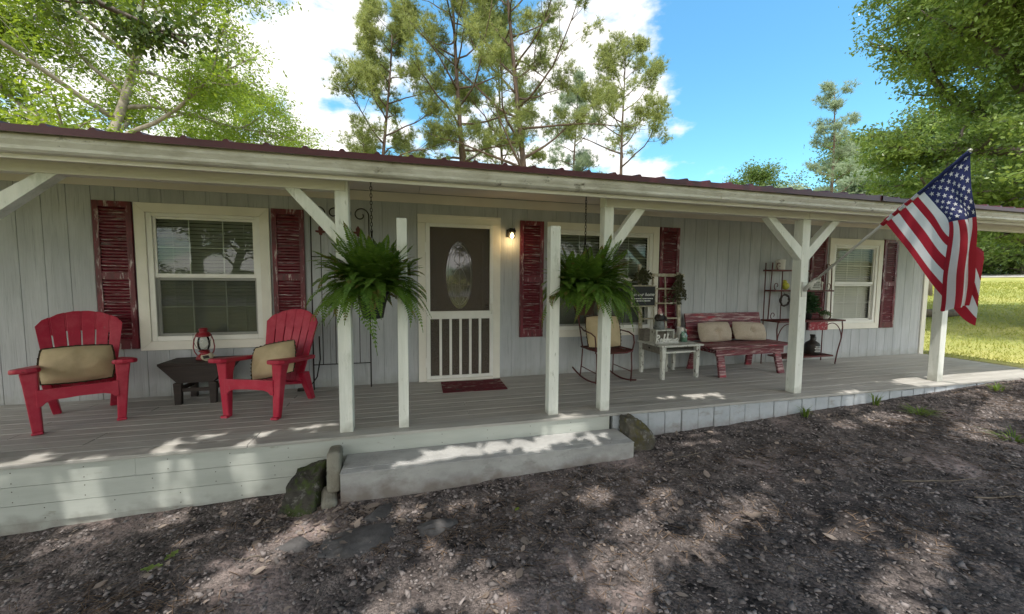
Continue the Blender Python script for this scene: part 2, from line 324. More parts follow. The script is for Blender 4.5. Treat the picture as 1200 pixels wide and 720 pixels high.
mx = N.new('ShaderNodeMix'); mx.data_type = 'RGBA'; mx.inputs['B'].default_value = (9.6,9.8,10.2,1); L.new(cr.outputs[0], mx.inputs['Factor']); skm = N.new('ShaderNodeMix'); skm.data_type = 'RGBA'; skm.blend_type = 'MULTIPLY'; skm.inputs['Factor'].default_value = 1; skm.inputs['B'].default_value = (1.85,2.5,2.15,1); L.new(hs.outputs[0], skm.inputs['A']); L.new(skm.outputs['Result'], mx.inputs['A'])
dpS = N.new('ShaderNodeVectorMath'); dpS.operation = 'DOT_PRODUCT'; dpS.inputs[1].default_value = Vector((-.15,-.85,.42)).normalized(); L.new(tc.outputs['Generated'], dpS.inputs[0])
fill_glow = N.new('ShaderNodeMapRange'); fill_glow.interpolation_type = 'SMOOTHSTEP'; fill_glow.inputs['From Min'].default_value = .1; fill_glow.inputs['From Max'].default_value = .95; fill_glow.inputs['To Min'].default_value = 1.0; fill_glow.inputs['To Max'].default_value = 2.6; L.new(dpS.outputs['Value'], fill_glow.inputs['Value'])  # unseen clouds behind the viewer brightened, an added fill for the porch
cl_ = N.new('ShaderNodeMix'); cl_.data_type = 'RGBA'; cl_.blend_type = 'MULTIPLY'; cl_.inputs['Factor'].default_value = 1; cl_.inputs['A'].default_value = (9.6,9.35,9.05,1); L.new(fill_glow.outputs[0], cl_.inputs['B']); L.new(cl_.outputs['Result'], mx.inputs['B'])
bg = N['Background']; bg.inputs['Strength'].default_value = .142; L.new(mx.outputs['Result'], bg.inputs['Color'])

sl = bpy.data.lights.new('sun', 'SUN'); sl.energy = 5.0; sl.angle = R(.53); sl.color = (1,.95,.87)
so = bpy.data.objects.new('sun', sl); C.objects.link(so); so.rotation_euler = SUN.to_track_quat('Z', 'Y').to_euler(); so.location = (-3,-8,30)

cam = bpy.data.cameras.new('camera'); co = bpy.data.objects.new('camera', cam); C.objects.link(co); sc.camera = co
F_ = Vector((.24877288,.96618797,-.06777065)); R_ = Vector((.96850912,-.24887972,.00699741)); U_ = Vector((.01010593,.06737726,.99767639))
EYE = Vector((-.05863278,-4.96019501,1.28921457))
co.matrix_world = Matrix(((R_.x,U_.x,-F_.x,EYE.x),(R_.y,U_.y,-F_.y,EYE.y),(R_.z,U_.z,-F_.z,EYE.z),(0,0,0,1)))
cam.sensor_width = 36; cam.lens = 450.28/1200*36; cam.clip_end = 2000; cam.clip_start = .05
sc.view_settings.view_transform = 'Standard'; sc.view_settings.look = 'None'; sc.view_settings.exposure = 0
sc.cycles.max_bounces = 8; sc.cycles.transparent_max_bounces = 12; sc.cycles.sample_clamp_indirect = 6

# ------------------------------------------------------------------ terrain
def vnoise(x, y, seed=0):
    x = np.asarray(x, float); y = np.asarray(y, float)
    xi = np.floor(x).astype(np.int64); yi = np.floor(y).astype(np.int64); fx = x-xi; fy = y-yi
    fx = fx*fx*(3-2*fx); fy = fy*fy*(3-2*fy)
    def h(a, b):
        n = (a*374761393 + b*668265263 + seed*974711) & 0x7fffffff
        n = ((n ^ (n >> 13))*1274126177) & 0x7fffffff
        return ((n ^ (n >> 16)) & 0xffff)/65535.
    return (h(xi,yi)*(1-fx)+h(xi+1,yi)*fx)*(1-fy)+(h(xi,yi+1)*(1-fx)+h(xi+1,yi+1)*fx)*fy
def fbm(x, y, seed=0, o=4):
    s = 0; a = .5
    for k in range(o): s = s + a*vnoise(x*2**k, y*2**k, seed+k); a *= .5
    return s
def ghz(x, y):
    x = np.asarray(x, float); y = np.asarray(y, float)
    z = -.375 + .0435*np.clip(x, -7, 8.2)
    d = np.maximum(0, x-12); z = z + .062*d*np.clip(d/6, 0, 1)*np.clip(1-(d-60)/100, .4, 1)
    z = np.where(x > 8.2, z - .0*(x-8.2), z)
    b = np.maximum(0, -y-9); z = z + .035*b*np.clip(b/6, 0, 1)*np.clip(1-(b-40)/60, .3, 1)
    return z
def gz(x, y): return float(ghz(x, y))
xs = np.concatenate([np.array([-900,-400,-200,-120,-80,-50,-35,-25,-18,-13,-10,-8,-7,-6]), np.arange(-5.5, 10.6, .045), np.arange(11, 30, .8), np.array([31,34,38,43,50,60,75,100,150,250,450,900])])
ys = np.concatenate([np.array([-900,-400,-200,-120,-80,-60,-48,-40]), np.arange(-36,-6.5,1.), np.arange(-6, -1.35, .04), np.array([-1.2,-.8,0,1,2,4,6,8,10,13,16,20,25,30,40,60,90,150,300,600,900])])
X, Y = np.meshgrid(xs, ys); Z = ghz(X, Y)
near = ((X > -5.6)&(X < 10.6)&(Y > -6.1)&(Y < -1.2))
Z = Z + near*((fbm(X*1.7, Y*1.7, 3)-.47)*.05 + (fbm(X*9, Y*9, 9, 3)-.44)*.022)
nx, ny = len(xs), len(ys)
V = np.stack([X.ravel(), Y.ravel(), Z.ravel()], 1)
I = np.arange(nx*ny).reshape(ny, nx)
Fq = np.stack([I[:-1,:-1].ravel(), I[:-1,1:].ravel(), I[1:,1:].ravel(), I[1:,:-1].ravel()], 1)
def ground_mat():
    m = bpy.data.materials.new('gravel_and_grass'); nt, N, L = nodes(m); b = N['Principled BSDF']; b.inputs['Roughness'].default_value = .95; b.inputs['Specular IOR Level'].default_value = .2
    tc = N.new('ShaderNodeTexCoord')
    def noise(s, det=6, ro=.6):
        n = N.new('ShaderNodeTexNoise'); n.inputs['Scale'].default_value = s; n.inputs['Detail'].default_value = det; n.inputs['Roughness'].default_value = ro; L.new(tc.outputs['Object'], n.inputs['Vector']); return n
    def rng(i, a, c, t0=0, t1=1):
        r = N.new('ShaderNodeMapRange'); r.inputs['From Min'].default_value = a; r.inputs['From Max'].default_value = c; r.inputs['To Min'].default_value = t0; r.inputs['To Max'].default_value = t1; L.new(i, r.inputs['Value']); return r.outputs[0]
    def mix(f, a, c):
        x = N.new('ShaderNodeMix'); x.data_type = 'RGBA'; L.new(f, x.inputs['Factor'])
        for k, v in (('A', a), ('B', c)):
            if isinstance(v, tuple): x.inputs[k].default_value = (*v,1)
            else: L.new(v, x.inputs[k])
        return x.outputs['Result']
    vo = N.new('ShaderNodeTexVoronoi'); vo.inputs['Scale'].default_value = 46; L.new(tc.outputs['Object'], vo.inputs['Vector'])
    sv = N.new('ShaderNodeSeparateColor'); L.new(vo.outputs['Color'], sv.inputs[0])
    chip = mix(sv.outputs[0], (.010,.009,.009), (.11,.092,.088))
    fine = mix(rng(noise(130).outputs['Fac'], .3, .75), (.013,.0115,.011), (.40,.335,.31))
    g1 = mix(rng(noise(7).outputs['Fac'], .40, .68), chip, fine)
    g2 = mix(rng(noise(1.3).outputs['Fac'], .55, .78), g1, (.46,.36,.335))       # pinkish dust
    g3 = mix(rng(noise(.8, 4).outputs['Fac'], .52, .66, 0, .6), g2, (.022,.019,.019))
    gr = mix(rng(noise(.35, 8).outputs['Fac'], .35, .65), (.17,.22,.045), (.42,.40,.13))
    gr = mix(rng(noise(9, 4).outputs['Fac'], .45, .75, 0, .55), gr, (.40,.34,.17))
    sp = N.new('ShaderNodeSeparateXYZ'); L.new(tc.outputs['Object'], sp.inputs[0])
    def mth(op, a, c):
        x = N.new('ShaderNodeMath'); x.operation = op
        for k, v in ((0, a), (1, c)):
            if isinstance(v, (int, float)): x.inputs[k].default_value = v
            else: L.new(v, x.inputs[k])
        return x.outputs[0]
    wob = mth('MULTIPLY', mth('SUBTRACT', noise(1.1, 5).outputs['Fac'], .5), 2.2)
    r1 = rng(mth('ADD', sp.outputs[0], wob), 8.9, 9.5)
    r2 = rng(mth('ADD', sp.outputs[1], wob), -9.5, -10.5)
    r3 = rng(mth('ADD', sp.outputs[1], wob), 6.5, 7.5); r4 = rng(mth('ADD', sp.outputs[0], wob), -8, -9)
    r1 = mth('MULTIPLY', r1, rng(mth('ADD', sp.outputs[1], wob), -2.6, -1.9))
    gm = mth('MAXIMUM', mth('MAXIMUM', r1, r2), mth('MAXIMUM', r3, r4))
    L.new(mix(gm, g3, gr), b.inputs['Base Color'])
    bp = N.new('ShaderNodeBump'); bp.inputs['Strength'].default_value = .9; bp.inputs['Distance'].default_value = .012
    L.new(mth('ADD', mth('MULTIPLY', vo.outputs['Distance'], -1.), mth('MULTIPLY', noise(60, 4).outputs['Fac'], .8)), bp.inputs['Height']); L.new(bp.outputs[0], b.inputs['Normal'])
    return m
struct(np_mesh('ground', V, Fq, ground_mat(), smooth=True))
# pale road beyond the lawn (two stretches of one lane circling the yard)
M['road'] = mat('pale_gravel_road', (.42,.40,.37), .9, (.34,.32,.29), (.6,.6,.6), bump=.3, bscale=(8,8,8))
def strip(pts, wdt):
    vs = []; fs = []
    for i, (x, y) in enumerate(pts):
        a = Vector(pts[max(i-1,0)]); c = Vector(pts[min(i+1,len(pts)-1)]); n = Vector((-(c-a).y, (c-a).x)).normalized()*wdt/2
        for k in range(5):
            p = Vector((x,y)) + n*(k/2-1); vs.append((p.x, p.y, gz(p.x,p.y)+.03))
    for i in range(len(pts)-1):
        for k in range(4): fs.append((i*5+k, i*5+k+1, (i+1)*5+k+1, (i+1)*5+k))
    b = MB(); b.add(vs, fs, sm=True); return b
path = [(-60,-24),(-40,-24),(-20,-23.5),(0,-23),(20,-22),(34,-18),(41,-10),(43,0),(43,12),(42,24),(40,36),(36,60)]
fine = []
for (a, c) in zip(path[:-1], path[1:]):
    for k in range(10): fine.append((a[0]+(c[0]-a[0])*k/10, a[1]+(c[1]-a[1])*k/10))
struct(strip(fine, 4.2).build('road', M['road']))

# ------------------------------------------------------------------ the house
house = thing('house', 'long single-storey grey-sided house with full-width porch and dark red metal roof', 'house')
YF = -1.62                       # deck front
HX0, HX1, HD = -6.2, 9.086, 6.0
openings = [(-2.79,-1.726,.61,1.99), (1.80,3.325,.61,1.99), (6.79,7.814,.60,1.95), (.10,.953,.02,2.03)]
gx = []
x = HX0
brk = set([HX0, HX1])
for o in openings: brk |= {o[0], o[1]}
grooves = [round(HX0+.1+.2032*k, 4) for k in range(int((HX1-HX0-.15)/.2032)+1)]
for g in grooves: brk |= {g-.0045, g-.0025, g+.0025, g+.0045}
prof = sorted(brk)
def dep(x):
    for g in grooves:
        if abs(x-g) < .0035: return .006
    return 0.
b = MB(); WT = 2.45
for x0, x1 in zip(prof[:-1], prof[1:]):
    xm = (x0+x1)/2; zr = [(0, WT)]
    for o in openings:
        if o[0] < xm < o[1]: zr = [(0, o[2]), (o[3], WT)]
    for z0, z1 in zr:
        b.add([(x0,dep(x0),z0),(x1,dep(x1),z0),(x1,dep(x1),z1),(x0,dep(x0),z1)], [(0,1,2,3)])
for o in openings:   # reveals
    x0,x1,z0,z1 = o
    b.add([(x0,0,z0),(x0,.09,z0),(x0,.09,z1),(x0,0,z1)], [(0,1,2,3)]); b.add([(x1,0,z0),(x1,.09,z0),(x1,.09,z1),(x1,0,z1)], [(3,2,1,0)])
    b.add([(x0,0,z1),(x1,0,z1),(x1,.09,z1),(x0,.09,z1)], [(0,1,2,3)]); b.add([(x0,0,z0),(x1,0,z0),(x1,.09,z0),(x0,.09,z0)], [(3,2,1,0)])
b.box(HX0,HX1,-.0,.02,-.6,-.002)
b.add([(HX1,0,-.5),(HX1,HD,-.5),(HX1,HD,2.4),(HX1,HD/2,2.85),(HX1,0,2.4)], [(0,1,2,3,4)])
b.add([(HX0,0,-.5),(HX0,HD,-.5),(HX0,HD,2.4),(HX0,HD/2,2.85),(HX0,0,2.4)], [(4,3,2,1,0)])
b.add([(HX0,HD,-.5),(HX1,HD,-.5),(HX1,HD,2.4),(HX0,HD,2.4)], [(3,2,1,0)])
b.build('wall', M['siding'], house)
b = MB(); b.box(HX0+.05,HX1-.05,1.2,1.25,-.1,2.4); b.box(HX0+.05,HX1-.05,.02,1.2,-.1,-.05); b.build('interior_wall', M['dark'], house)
b = MB(); b.box(HX1-.002,HX1+.02,-.022,.10,-.02,2.25); b.box(HX1-.09,HX1-.003,-.022,-.002,-.02,2.24); b.build('corner_trim', M['trim'], house, .003)
# frieze and sloped porch ceiling with board joints
b = MB(); b.box(HX0,HX1,-.024,-.004,2.235,2.345)
for jx in (-3.9,-1.3,.55,3.2,5.6,8.): b.box(jx-.0015,jx+.0015,-.0245,-.012,2.236,2.344)
b.build('frieze_board', M['soffit'], house)
def ceil_z(y): return 2.125 + (y+1.78)*(2.352-2.125)/1.76
b = MB(); RX0, RX1 = -6.6, 9.45
cuts = sorted([RX0,RX1]+[-4.8,-2.4,0.02,2.43,4.85,7.27])
for x0, x1 in zip(cuts[:-1], cuts[1:]):
    b.hexa([(x0+.002,-1.775,ceil_z(-1.775)),(x1-.002,-1.775,ceil_z(-1.775)),(x1-.002,-.026,ceil_z(-.026)),(x0+.002,-.026,ceil_z(-.026)),
            (x0+.002,-1.775,ceil_z(-1.775)+.012),(x1-.002,-1.775,ceil_z(-1.775)+.012),(x1-.002,-.026,ceil_z(-.026)+.012),(x0+.002,-.026,ceil_z(-.026)+.012)])
b.build('porch_ceiling', M['soffit'], house)
b = MB(); b.box(RX0,RX1,-1.80,-1.777,2.035,2.19); b.build('eave_fascia', M['fascia'], house, .003)
# K-style gutter
gp = [(-1.802,2.062),(-1.865,2.062),(-1.885,2.075),(-1.885,2.095),(-1.905,2.125),(-1.905,2.160),(-1.915,2.160),(-1.915,2.172),(-1.893,2.172),(-1.893,2.12),(-1.875,2.085),(-1.86,2.075),(-1.802,2.075)]
b = MB(); gc = [RX0,-3.3,-.25,2.78,5.82,8.4,RX1]
for x0, x1 in zip(gc[:-1], gc[1:]): b.prism(gp, lambda a,c,d: (d,a,c), x0+.001, x1-.001)
gut = b.build('gutter', M['gutter'], house)
for gx_ in gc[1:-1]:
    b = MB(); b.prism([(p[0]-.004,p[1]-.003) for p in gp[:8]]+[(p[0]+.003,p[1]) for p in gp[8:]], lambda a,c,d: (d,a,c), gx_-.02, gx_+.02); b.build('gutter_joint', M['gutter'], gut)
# metal roof: ribbed sheets with a dark drip edge
def roofz(y): return 2.2 + (y+1.95)*.155
ridge = HD/2
b = MB()
ribs = np.arange(RX0+.10, RX1, .2385); secs = [(RX0, 4.72, 0), (4.72, RX1, -.006)]
for x0, x1, dz in secs:
    px = [x0]
    for r in ribs:
        if x0+.03 < r < x1-.03: px += [r-.022, r-.009, r+.009, r+.022]
    px.append(x1)
    def up(x): 
        k = np.min(np.abs(ribs-x)); return .016 if k < .012 else 0.
    for a, c in zip(px[:-1], px[1:]):
        za, zc = up(a)+dz, up(c)+dz
        y0 = -1.95 - (.012 if dz else 0)
        b.add([(a,y0,roofz(y0)+za),(c,y0,roofz(y0)+zc),(c,ridge,roofz(ridge)+zc),(a,ridge,roofz(ridge)+za)], [(0,1,2,3)])
        b.add([(a,HD+.4,roofz(-1.95)+za),(c,HD+.4,roofz(-1.95)+zc),(c,ridge,roofz(ridge)+zc),(a,ridge,roofz(ridge)+za)], [(3,2,1,0)])
        b.add([(a,y0,roofz(y0)+za),(c,y0,roofz(y0)+zc),(c,y0,roofz(y0)-.045),(a,y0,roofz(y0)-.045)], [(3,2,1,0)])
    b.add([(x0,-1.93,2.152),(x1,-1.93,2.152),(x1,-1.80,2.19),(x0,-1.80,2.19)], [(3,2,1,0)])
b.add([(RX1,-1.95,2.2),(RX1,ridge,roofz(ridge)),(RX1,HD+.4,2.2),(RX1,HD+.4,2.08),(RX1,ridge,roofz(ridge)-.12),(RX1,-1.95,2.08)], [(0,1,2,3,4,5)])
b.build('roof', M['roof'], house)
# deck boards
b = MB(); bw = (1.62-.004)/12
rr = random.Random(3)
for k in range(12):
    y1 = -.002 - k*bw; y0 = y1 - bw + .005
    if k == 11: y0 -= .022
    xx = HX0; 
    while xx < 9.05:
        ln = rr.choice([3.66,4.88,2.44,3.0]); xe = min(9.05, xx+ln)
        if 9.05-xe < .5: xe = 9.05
        dz = rr.uniform(-.0015,.0015)
        b.box(xx+.0015, xe-.0015, y0, y1, -.026+dz, dz); xx = xe
b.build('porch_deck', M['deck'], house, .003, segs=1)
b = MB()
for k in range(3): 
    cuts = [HX0,-2.05,1.8] if k == 0 else [HX0, 1.8] if k == 1 else [HX0,-3.6,1.8]
    for x0, x1 in zip(cuts[:-1], cuts[1:]):
        b = MB(); b.box(x0+.001, x1-.001, YF-.0, YF+.024, -.028-.1345*(k+1)+.004, -.028-.1345*k); 
        xn = x0+.2
        while xn < x1-.1:
            for dz in (.03,.105): b.box(xn-.003,xn+.003,YF-.0008,YF+.004,-.028-.1345*k-dz-.003,-.028-.1345*k-dz+.003,1)
            xn += .405
        b.build('fascia_board', [M['fboard'],M['fringe']], house)
b = MB(); b.box(HX0,1.8,YF+.012,YF+.03,-.9,-.434); b.build('skirt_board', M['fboard'], house)
b = MB(); b.box(9.02,9.048,YF+.02,-.0,-.4,-.028); b.build('fascia_board', M['fboard'], house, .003, segs=1)
b = MB(); b.box(1.82,9.0,YF+.06,YF+.08,-.6,-.03); b.build('deck_skirt', M['dark'], house)
# posts, braces, beams
def post(x0, x1, yf, ztop, extra=None, name='porch_post'):
    wd = x1-x0; b = MB(); b.box(x0, x1, yf, yf+wd, .0005, ztop)
    if extra: b.box(*extra)
    o = b.build(name, M['post'], house, .005); return o
def brace(p, xa, za, xb, zb, yf, wd=.085):   # from post (xa,za) up to beam underside (xb,zb)
    dx = .115 if xb > xa else -.115
    b = MB(); b.prism([(xa,za-.075),(xa,za+.075),(xb-dx*.5,zb),(xb+dx*.5,zb)], lambda a,c,d: (a,d,c), yf+.004, yf+.004+wd)
    b.build('brace', M['post'], p, .003)
BZ0, BZ1 = 2.008, 2.118
PY = -1.545
p0 = post(-3.10,-3.0,PY,BZ0-.001); brace(p0,-3.0,1.62,-2.50,BZ0-.001,PY)
p1 = post(-.667,-.563,PY,BZ0-.001,(-.585,-.563,PY+.001,PY+.10,BZ0,BZ1+.02)); brace(p1,-.667,1.665,-.975,BZ0-.001,PY)
post(-.19,-.105,PY,1.813,name='newel_post'); post(1.19,1.29,PY,1.806,name='newel_post')
p4 = post(1.735,1.833,PY-.005,BZ0-.001,(1.735,1.757,PY-.004,PY+.10,BZ0,BZ1+.02)); brace(p4,1.833,1.61,2.13,BZ0-.001,PY)
p5 = post(4.225,4.335,-1.52,BZ0-.001); brace(p5,4.225,1.62,3.78,BZ0-.001,-1.52); brace(p5,4.335,1.62,4.72,BZ0-.001,-1.52)
p6 = post(6.63,6.735,-1.52,BZ0-.001); brace(p6,6.735,1.62,7.1,BZ0-.001,-1.52)
post(8.85,8.95,-1.52,BZ0-.001)
for x0, x1, in ((HX0,-.587),(1.759,4.278),(4.282,RX1-.02)):
    b = MB(); b.box(x0,x1,PY+.002,PY+.09,BZ0,BZ1+.012); b.build('porch_beam', M['fascia'], house, .003)

# windows
def window(x0, x1, z0, z1, units, cols, screen=True):
    """casing mesh is the part; sash frames, panes and blinds are sub-parts"""
    cw = .098; b = MB(); Y0, Y1 = -.026, -.001
    fr = lambda a,c,d: (a,d,c)
    b.prism([(x0,z1),(x1,z1),(x1-cw,z1-cw),(x0+cw,z1-cw)][::-1], fr, Y0, Y1)
    b.prism([(x0,z0),(x0,z1),(x0+cw,z1-cw),(x0+cw,z0+cw)][::-1], fr, Y0, Y1)
    b.prism([(x1,z1),(x1,z0),(x1-cw,z0+cw),(x1-cw,z1-cw)][::-1], fr, Y0, Y1)
    b.prism([(x1,z0),(x0,z0),(x0+cw,z0+cw),(x1-cw,z0+cw)][::-1], fr, Y0, Y1)
    win = b.build('window', M['trim'], house, .004)
    a0, a1, c0, c1 = x0+cw, x1-cw, z0+cw, z1-cw
    uw = (a1-a0)/units; mid = (c0+c1)/2+.02
    for u in range(units):
        u0, u1 = a0+u*uw, a0+(u+1)*uw
        b = MB(); t = .052
        b.box(u0+.001,u0+t,-.014,.05,c0+.001,c1-.001); b.box(u1-t,u1-.001,-.014,.05,c0+.001,c1-.001)
        b.box(u0+t,u1-t,-.014,.05,c1-t*.7,c1-.001); b.box(u0+t,u1-t,-.014,.05,c0+.001,c0+t)
        b.build('frame', M['vinyl'], win, .004)
        s0, s1 = u0+t, u1-t
        for (q0, q1, yy, nm) in ((mid-.022, c1-t*.7, .004, 'upper'), (c0+t, mid-.0235, .024, 'lower')):
            b = MB(); r_ = .026
            b.box(s0+.001,s0+r_,yy,yy+.018,q0+.001,q1-.001); b.box(s1-r_,s1-.001,yy,yy+.018,q0+.001,q1-.001)
            b.box(s0+r_,s1-r_,yy,yy+.018,q1-r_,q1-.001); b.box(s0+r_,s1-r_,yy-.004 if nm=='upper' else yy,yy+.018,q0+.001,q0+(.045 if nm=='upper' else r_))
            for k in range(1, cols):
                xm = s0+(s1-s0)*k/cols; b.box(xm-.006,xm+.006,yy+.010,yy+.014,q0+r_,q1-r_)
            zm = (q0+q1)/2; b.box(s0+r_,s1-r_,yy+.0098,yy+.0142,zm-.006,zm+.006)
            b.build('sash', M['vinyl'], win, .002, segs=1)
            b = MB(); b.add([(s0+.01,yy+.009,q0+.01),(s1-.01,yy+.009,q0+.01),(s1-.01,yy+.009,q1-.01),(s0+.01,yy+.009,q1-.01)], [(0,1,2,3)])
            b.build('pane', M['glass'] if screen else M['glass2'], win)
            if nm == 'lower' and screen:
                b = MB(); b.add([(s0+.001,-.002,q0+.001),(s1-.001,-.002,q0+.001),(s1-.001,-.002,q1-.001),(s0+.001,-.002,q1-.001)], [(0,1,2,3)]); b.build('insect_screen', M['screen2'], win)
        b = MB(); nz = int((c1-c0-.08)/.040)
        for k in range(nz):
            zz = c1-.07-k*.040; tilt = .017 if not (units==2 and k<0) else .02
            b.hexa([(s0-.01,.075,zz-tilt),(s1+.01,.075,zz-tilt),(s1+.01,.112,zz+tilt),(s0-.01,.112,zz+tilt),
                    (s0-.01,.075,zz-tilt+.003),(s1+.01,.075,zz-tilt+.003),(s1+.01,.112,zz+tilt+.003),(s0-.01,.112,zz+tilt+.003)])
        b.box(s0-.01,s1+.01,.07,.115,c1-.05,c1-.002)
        for xs_ in (s0+.14,s1-.14): b.box(xs_-.002,xs_+.002,.0725,.0745,c0,c1-.05)
        b.build('blind', M['blind'] if screen else M['blind2'], win)
window(-2.888,-1.628,.513,2.086,1,3)
window(1.702,3.424,.516,2.086,2,2)
window(6.692,7.912,.503,2.04,1,3,False)
# shutters
def shutter_mesh(wd, hz):
    b = MB(); st = .05
    b.box(0,st,-.03,-.002,0,hz,1); b.box(wd-st,wd,-.03,-.002,0,hz,1)
    mid = hz*.5
    for z0, z1 in ((0,.10),(mid-.035,mid+.035),(hz-.06,hz)): b.box(st,wd-st,-.028,-.003,z0+.0005,z1-.0005,1)
    for z0, z1 in ((.10,mid-.035),(mid+.035,hz-.06)):
        n = int((z1-z0)/.033)
        for k in range(n):
            z = z0+(k+.5)*(z1-z0)/n
            b.hexa([(st,-.027,z-.013),(wd-st,-.027,z-.013),(wd-st,-.007,z+.006),(st,-.007,z+.006),
                    (st,-.027,z-.006),(wd-st,-.027,z-.006),(wd-st,-.007,z+.013),(st,-.007,z+.013)])
    b.box(st,wd-st,-.0055,-.0045,.1,hz-.06)
    return b
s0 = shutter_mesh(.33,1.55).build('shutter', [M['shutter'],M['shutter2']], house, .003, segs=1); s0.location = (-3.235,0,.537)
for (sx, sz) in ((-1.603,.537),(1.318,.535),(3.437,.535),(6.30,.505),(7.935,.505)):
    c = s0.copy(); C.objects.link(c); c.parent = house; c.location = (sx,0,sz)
# door
b = MB(); b.box(.002,.098,-.03,-.001,.0,2.0); b.box(.955,1.051,-.03,-.001,.0,2.0); b.box(.002,1.051,-.03,-.001,2.001,2.10); b.box(.0,1.053,-.035,-.001,2.075,2.105)
b.box(.098,.955,-.06,.02,.0005,.03)
b.build('door_trim', M['trim'], house, .004)
b = MB(); b.box(.10,.953,.05,.09,.03,2.03)
cx_, cz_ = .525, 1.36
def ring(b, fo, fi, y0, y1, n=48):
    for k in range(n):
        a0, a1 = 2*math.pi*k/n, 2*math.pi*(k+1)/n
        o0, o1, i0, i1 = fo(a0), fo(a1), fi(a0), fi(a1)
        b.hexa([(o0[0],y1,o0[1]),(o1[0],y1,o1[1]),(i1[0],y1,i1[1]),(i0[0],y1,i0[1]),(o0[0],y0,o0[1]),(o1[0],y0,o1[1]),(i1[0],y0,i1[1]),(i0[0],y0,i0[1])])
def el(rx, rz): return lambda a: (cx_+rx*math.cos(a), cz_+rz*math.sin(a))
ring(b, el(.205,.475), el(.172,.435), .034, .0499)
def sq(hw, z0, z1, bow):   # panel moulding with a bowed top
    P = []
    for k in range(13): t = k/12; P.append((cx_-hw+2*hw*t, z1+bow*(math.sin(math.pi*t)**2)))
    return [(cx_-hw,z0)]+P+[(cx_+hw,z0)]
for hw, z0, z1, bow in ((.31,.78,1.79,.12),(.27,.82,1.74,.115),(.31,.14,.66,0),(.26,.19,.61,0)):
    P = sq(hw,z0,z1,bow); P.append(P[0])
    for a, c in zip(P[:-1], P[1:]): b.bar((a[0],.046,a[1]),(c[0],.046,c[1]),.012,.014,up=(0,1,0))
door = b.build('front_door', M['door'], house)
b = MB(); n = 40
b.add([(cx_+.172*math.cos(2*math.pi*k/n),.046,cz_+.435*math.sin(2*math.pi*k/n)) for k in range(n)], [tuple(range(n))])
b.build('oval_glass', M['oval'], door)
b = MB()
def lead(pts): b.tube([(cx_+p[0],.043,cz_+p[1]) for p in pts], .003, 4)
lead([(.15*math.cos(t),.39*math.sin(t)) for t in np.linspace(0,2*math.pi,40)])
for sx in (-1,1):
    lead([(sx*(.01+.09*math.sin(math.pi*t)), -.38+.5*t) for t in np.linspace(0,1,14)])
    lead([(sx*(.07*math.sin(math.pi*t)), .12+.18*t) for t in np.linspace(0,1,10)])
    lead([(sx*.055,-.36),(sx*.055,-.1)])
lead([(-.14,-.13),(.14,-.13)]); lead([(0,-.42),(0,.3)]); lead([(-.1,-.28),(.1,-.28)])
b.build('leading', M['alu'], door)
b = MB(); b.lathe([(.025,0),(.03,.02),(.022,.045),(.0,.05)],n=14); kn = b.build('knob', M['chain'], door); kn.location=(.885,.035,.95); kn.rotation_euler=(R(90),0,0)
b = MB(); Y0, Y1 = -.045, -.012
b.box(.10,.148,Y0,Y1,.032,2.0); b.box(.908,.953,Y0,Y1,.032,2.0); b.box(.148,.908,Y0,Y1,1.955,2.0); b.box(.148,.908,Y0,Y1,.80,.90); b.box(.148,.908,Y0,Y1,.032,.07)
for k in range(1,6):
    xm = .148+.76*k/6; b.box(xm-.016,xm+.016,Y0+.004,Y1-.004,.0705,.7995)
sd = b.build('screen_door', M['vinyl'], house, .004)
b = MB(); b.add([(.14,-.020,.06),(.916,-.020,.06),(.916,-.020,1.96),(.14,-.020,1.96)], [(0,1,2,3)]); b.build('insect_screen', M['screen'], sd)
for z in (.25,1.70):
    b = MB(); b.box(.085,.112,-.056,-.0455,z-.06,z+.06); b.box(.097,.103,-.064,-.056,z-.06,z+.06); b.build('hinge', M['vinyl'], sd)
b = MB(); b.tube([(.93,-.046,.86),(.93,-.085,.88),(.93,-.085,.97),(.93,-.046,.99)], .007, 6); b.build('handle', M['vinyl'], sd)
# lit wall lamp
b = MB(); b.box(1.135,1.235,-.022,-.001,1.86,1.96); b.box(1.15,1.22,-.13,-.022,1.935,1.965); b.lathe([(.05,0),(.05,.02),(.038,.04)],(1.186,-.105,1.915),16)
lamp = b.build('wall_lamp', M['iron'], house)
b = MB(); b.lathe([(.04,.085),(.044,.05),(.040,.02),(.02,.0)],(1.186,-.105,1.828),16,cap=False); b.build('glass_jar', M['clearglass'], lamp)
b = MB(); b.lathe([(.002,0),(.02,.008),(.027,.028),(.02,.05),(.012,.07)],(1.186,-.105,1.838),14); b.build('bulb', M['bulb'], lamp)
pl = bpy.data.lights.new('lamp_light','POINT'); pl.energy = 1.6; pl.color = (1,.66,.28); pl.shadow_soft_size = .03
po = bpy.data.objects.new('lamp_light', pl); C.objects.link(po); po.location = (1.186,-.115,1.80)

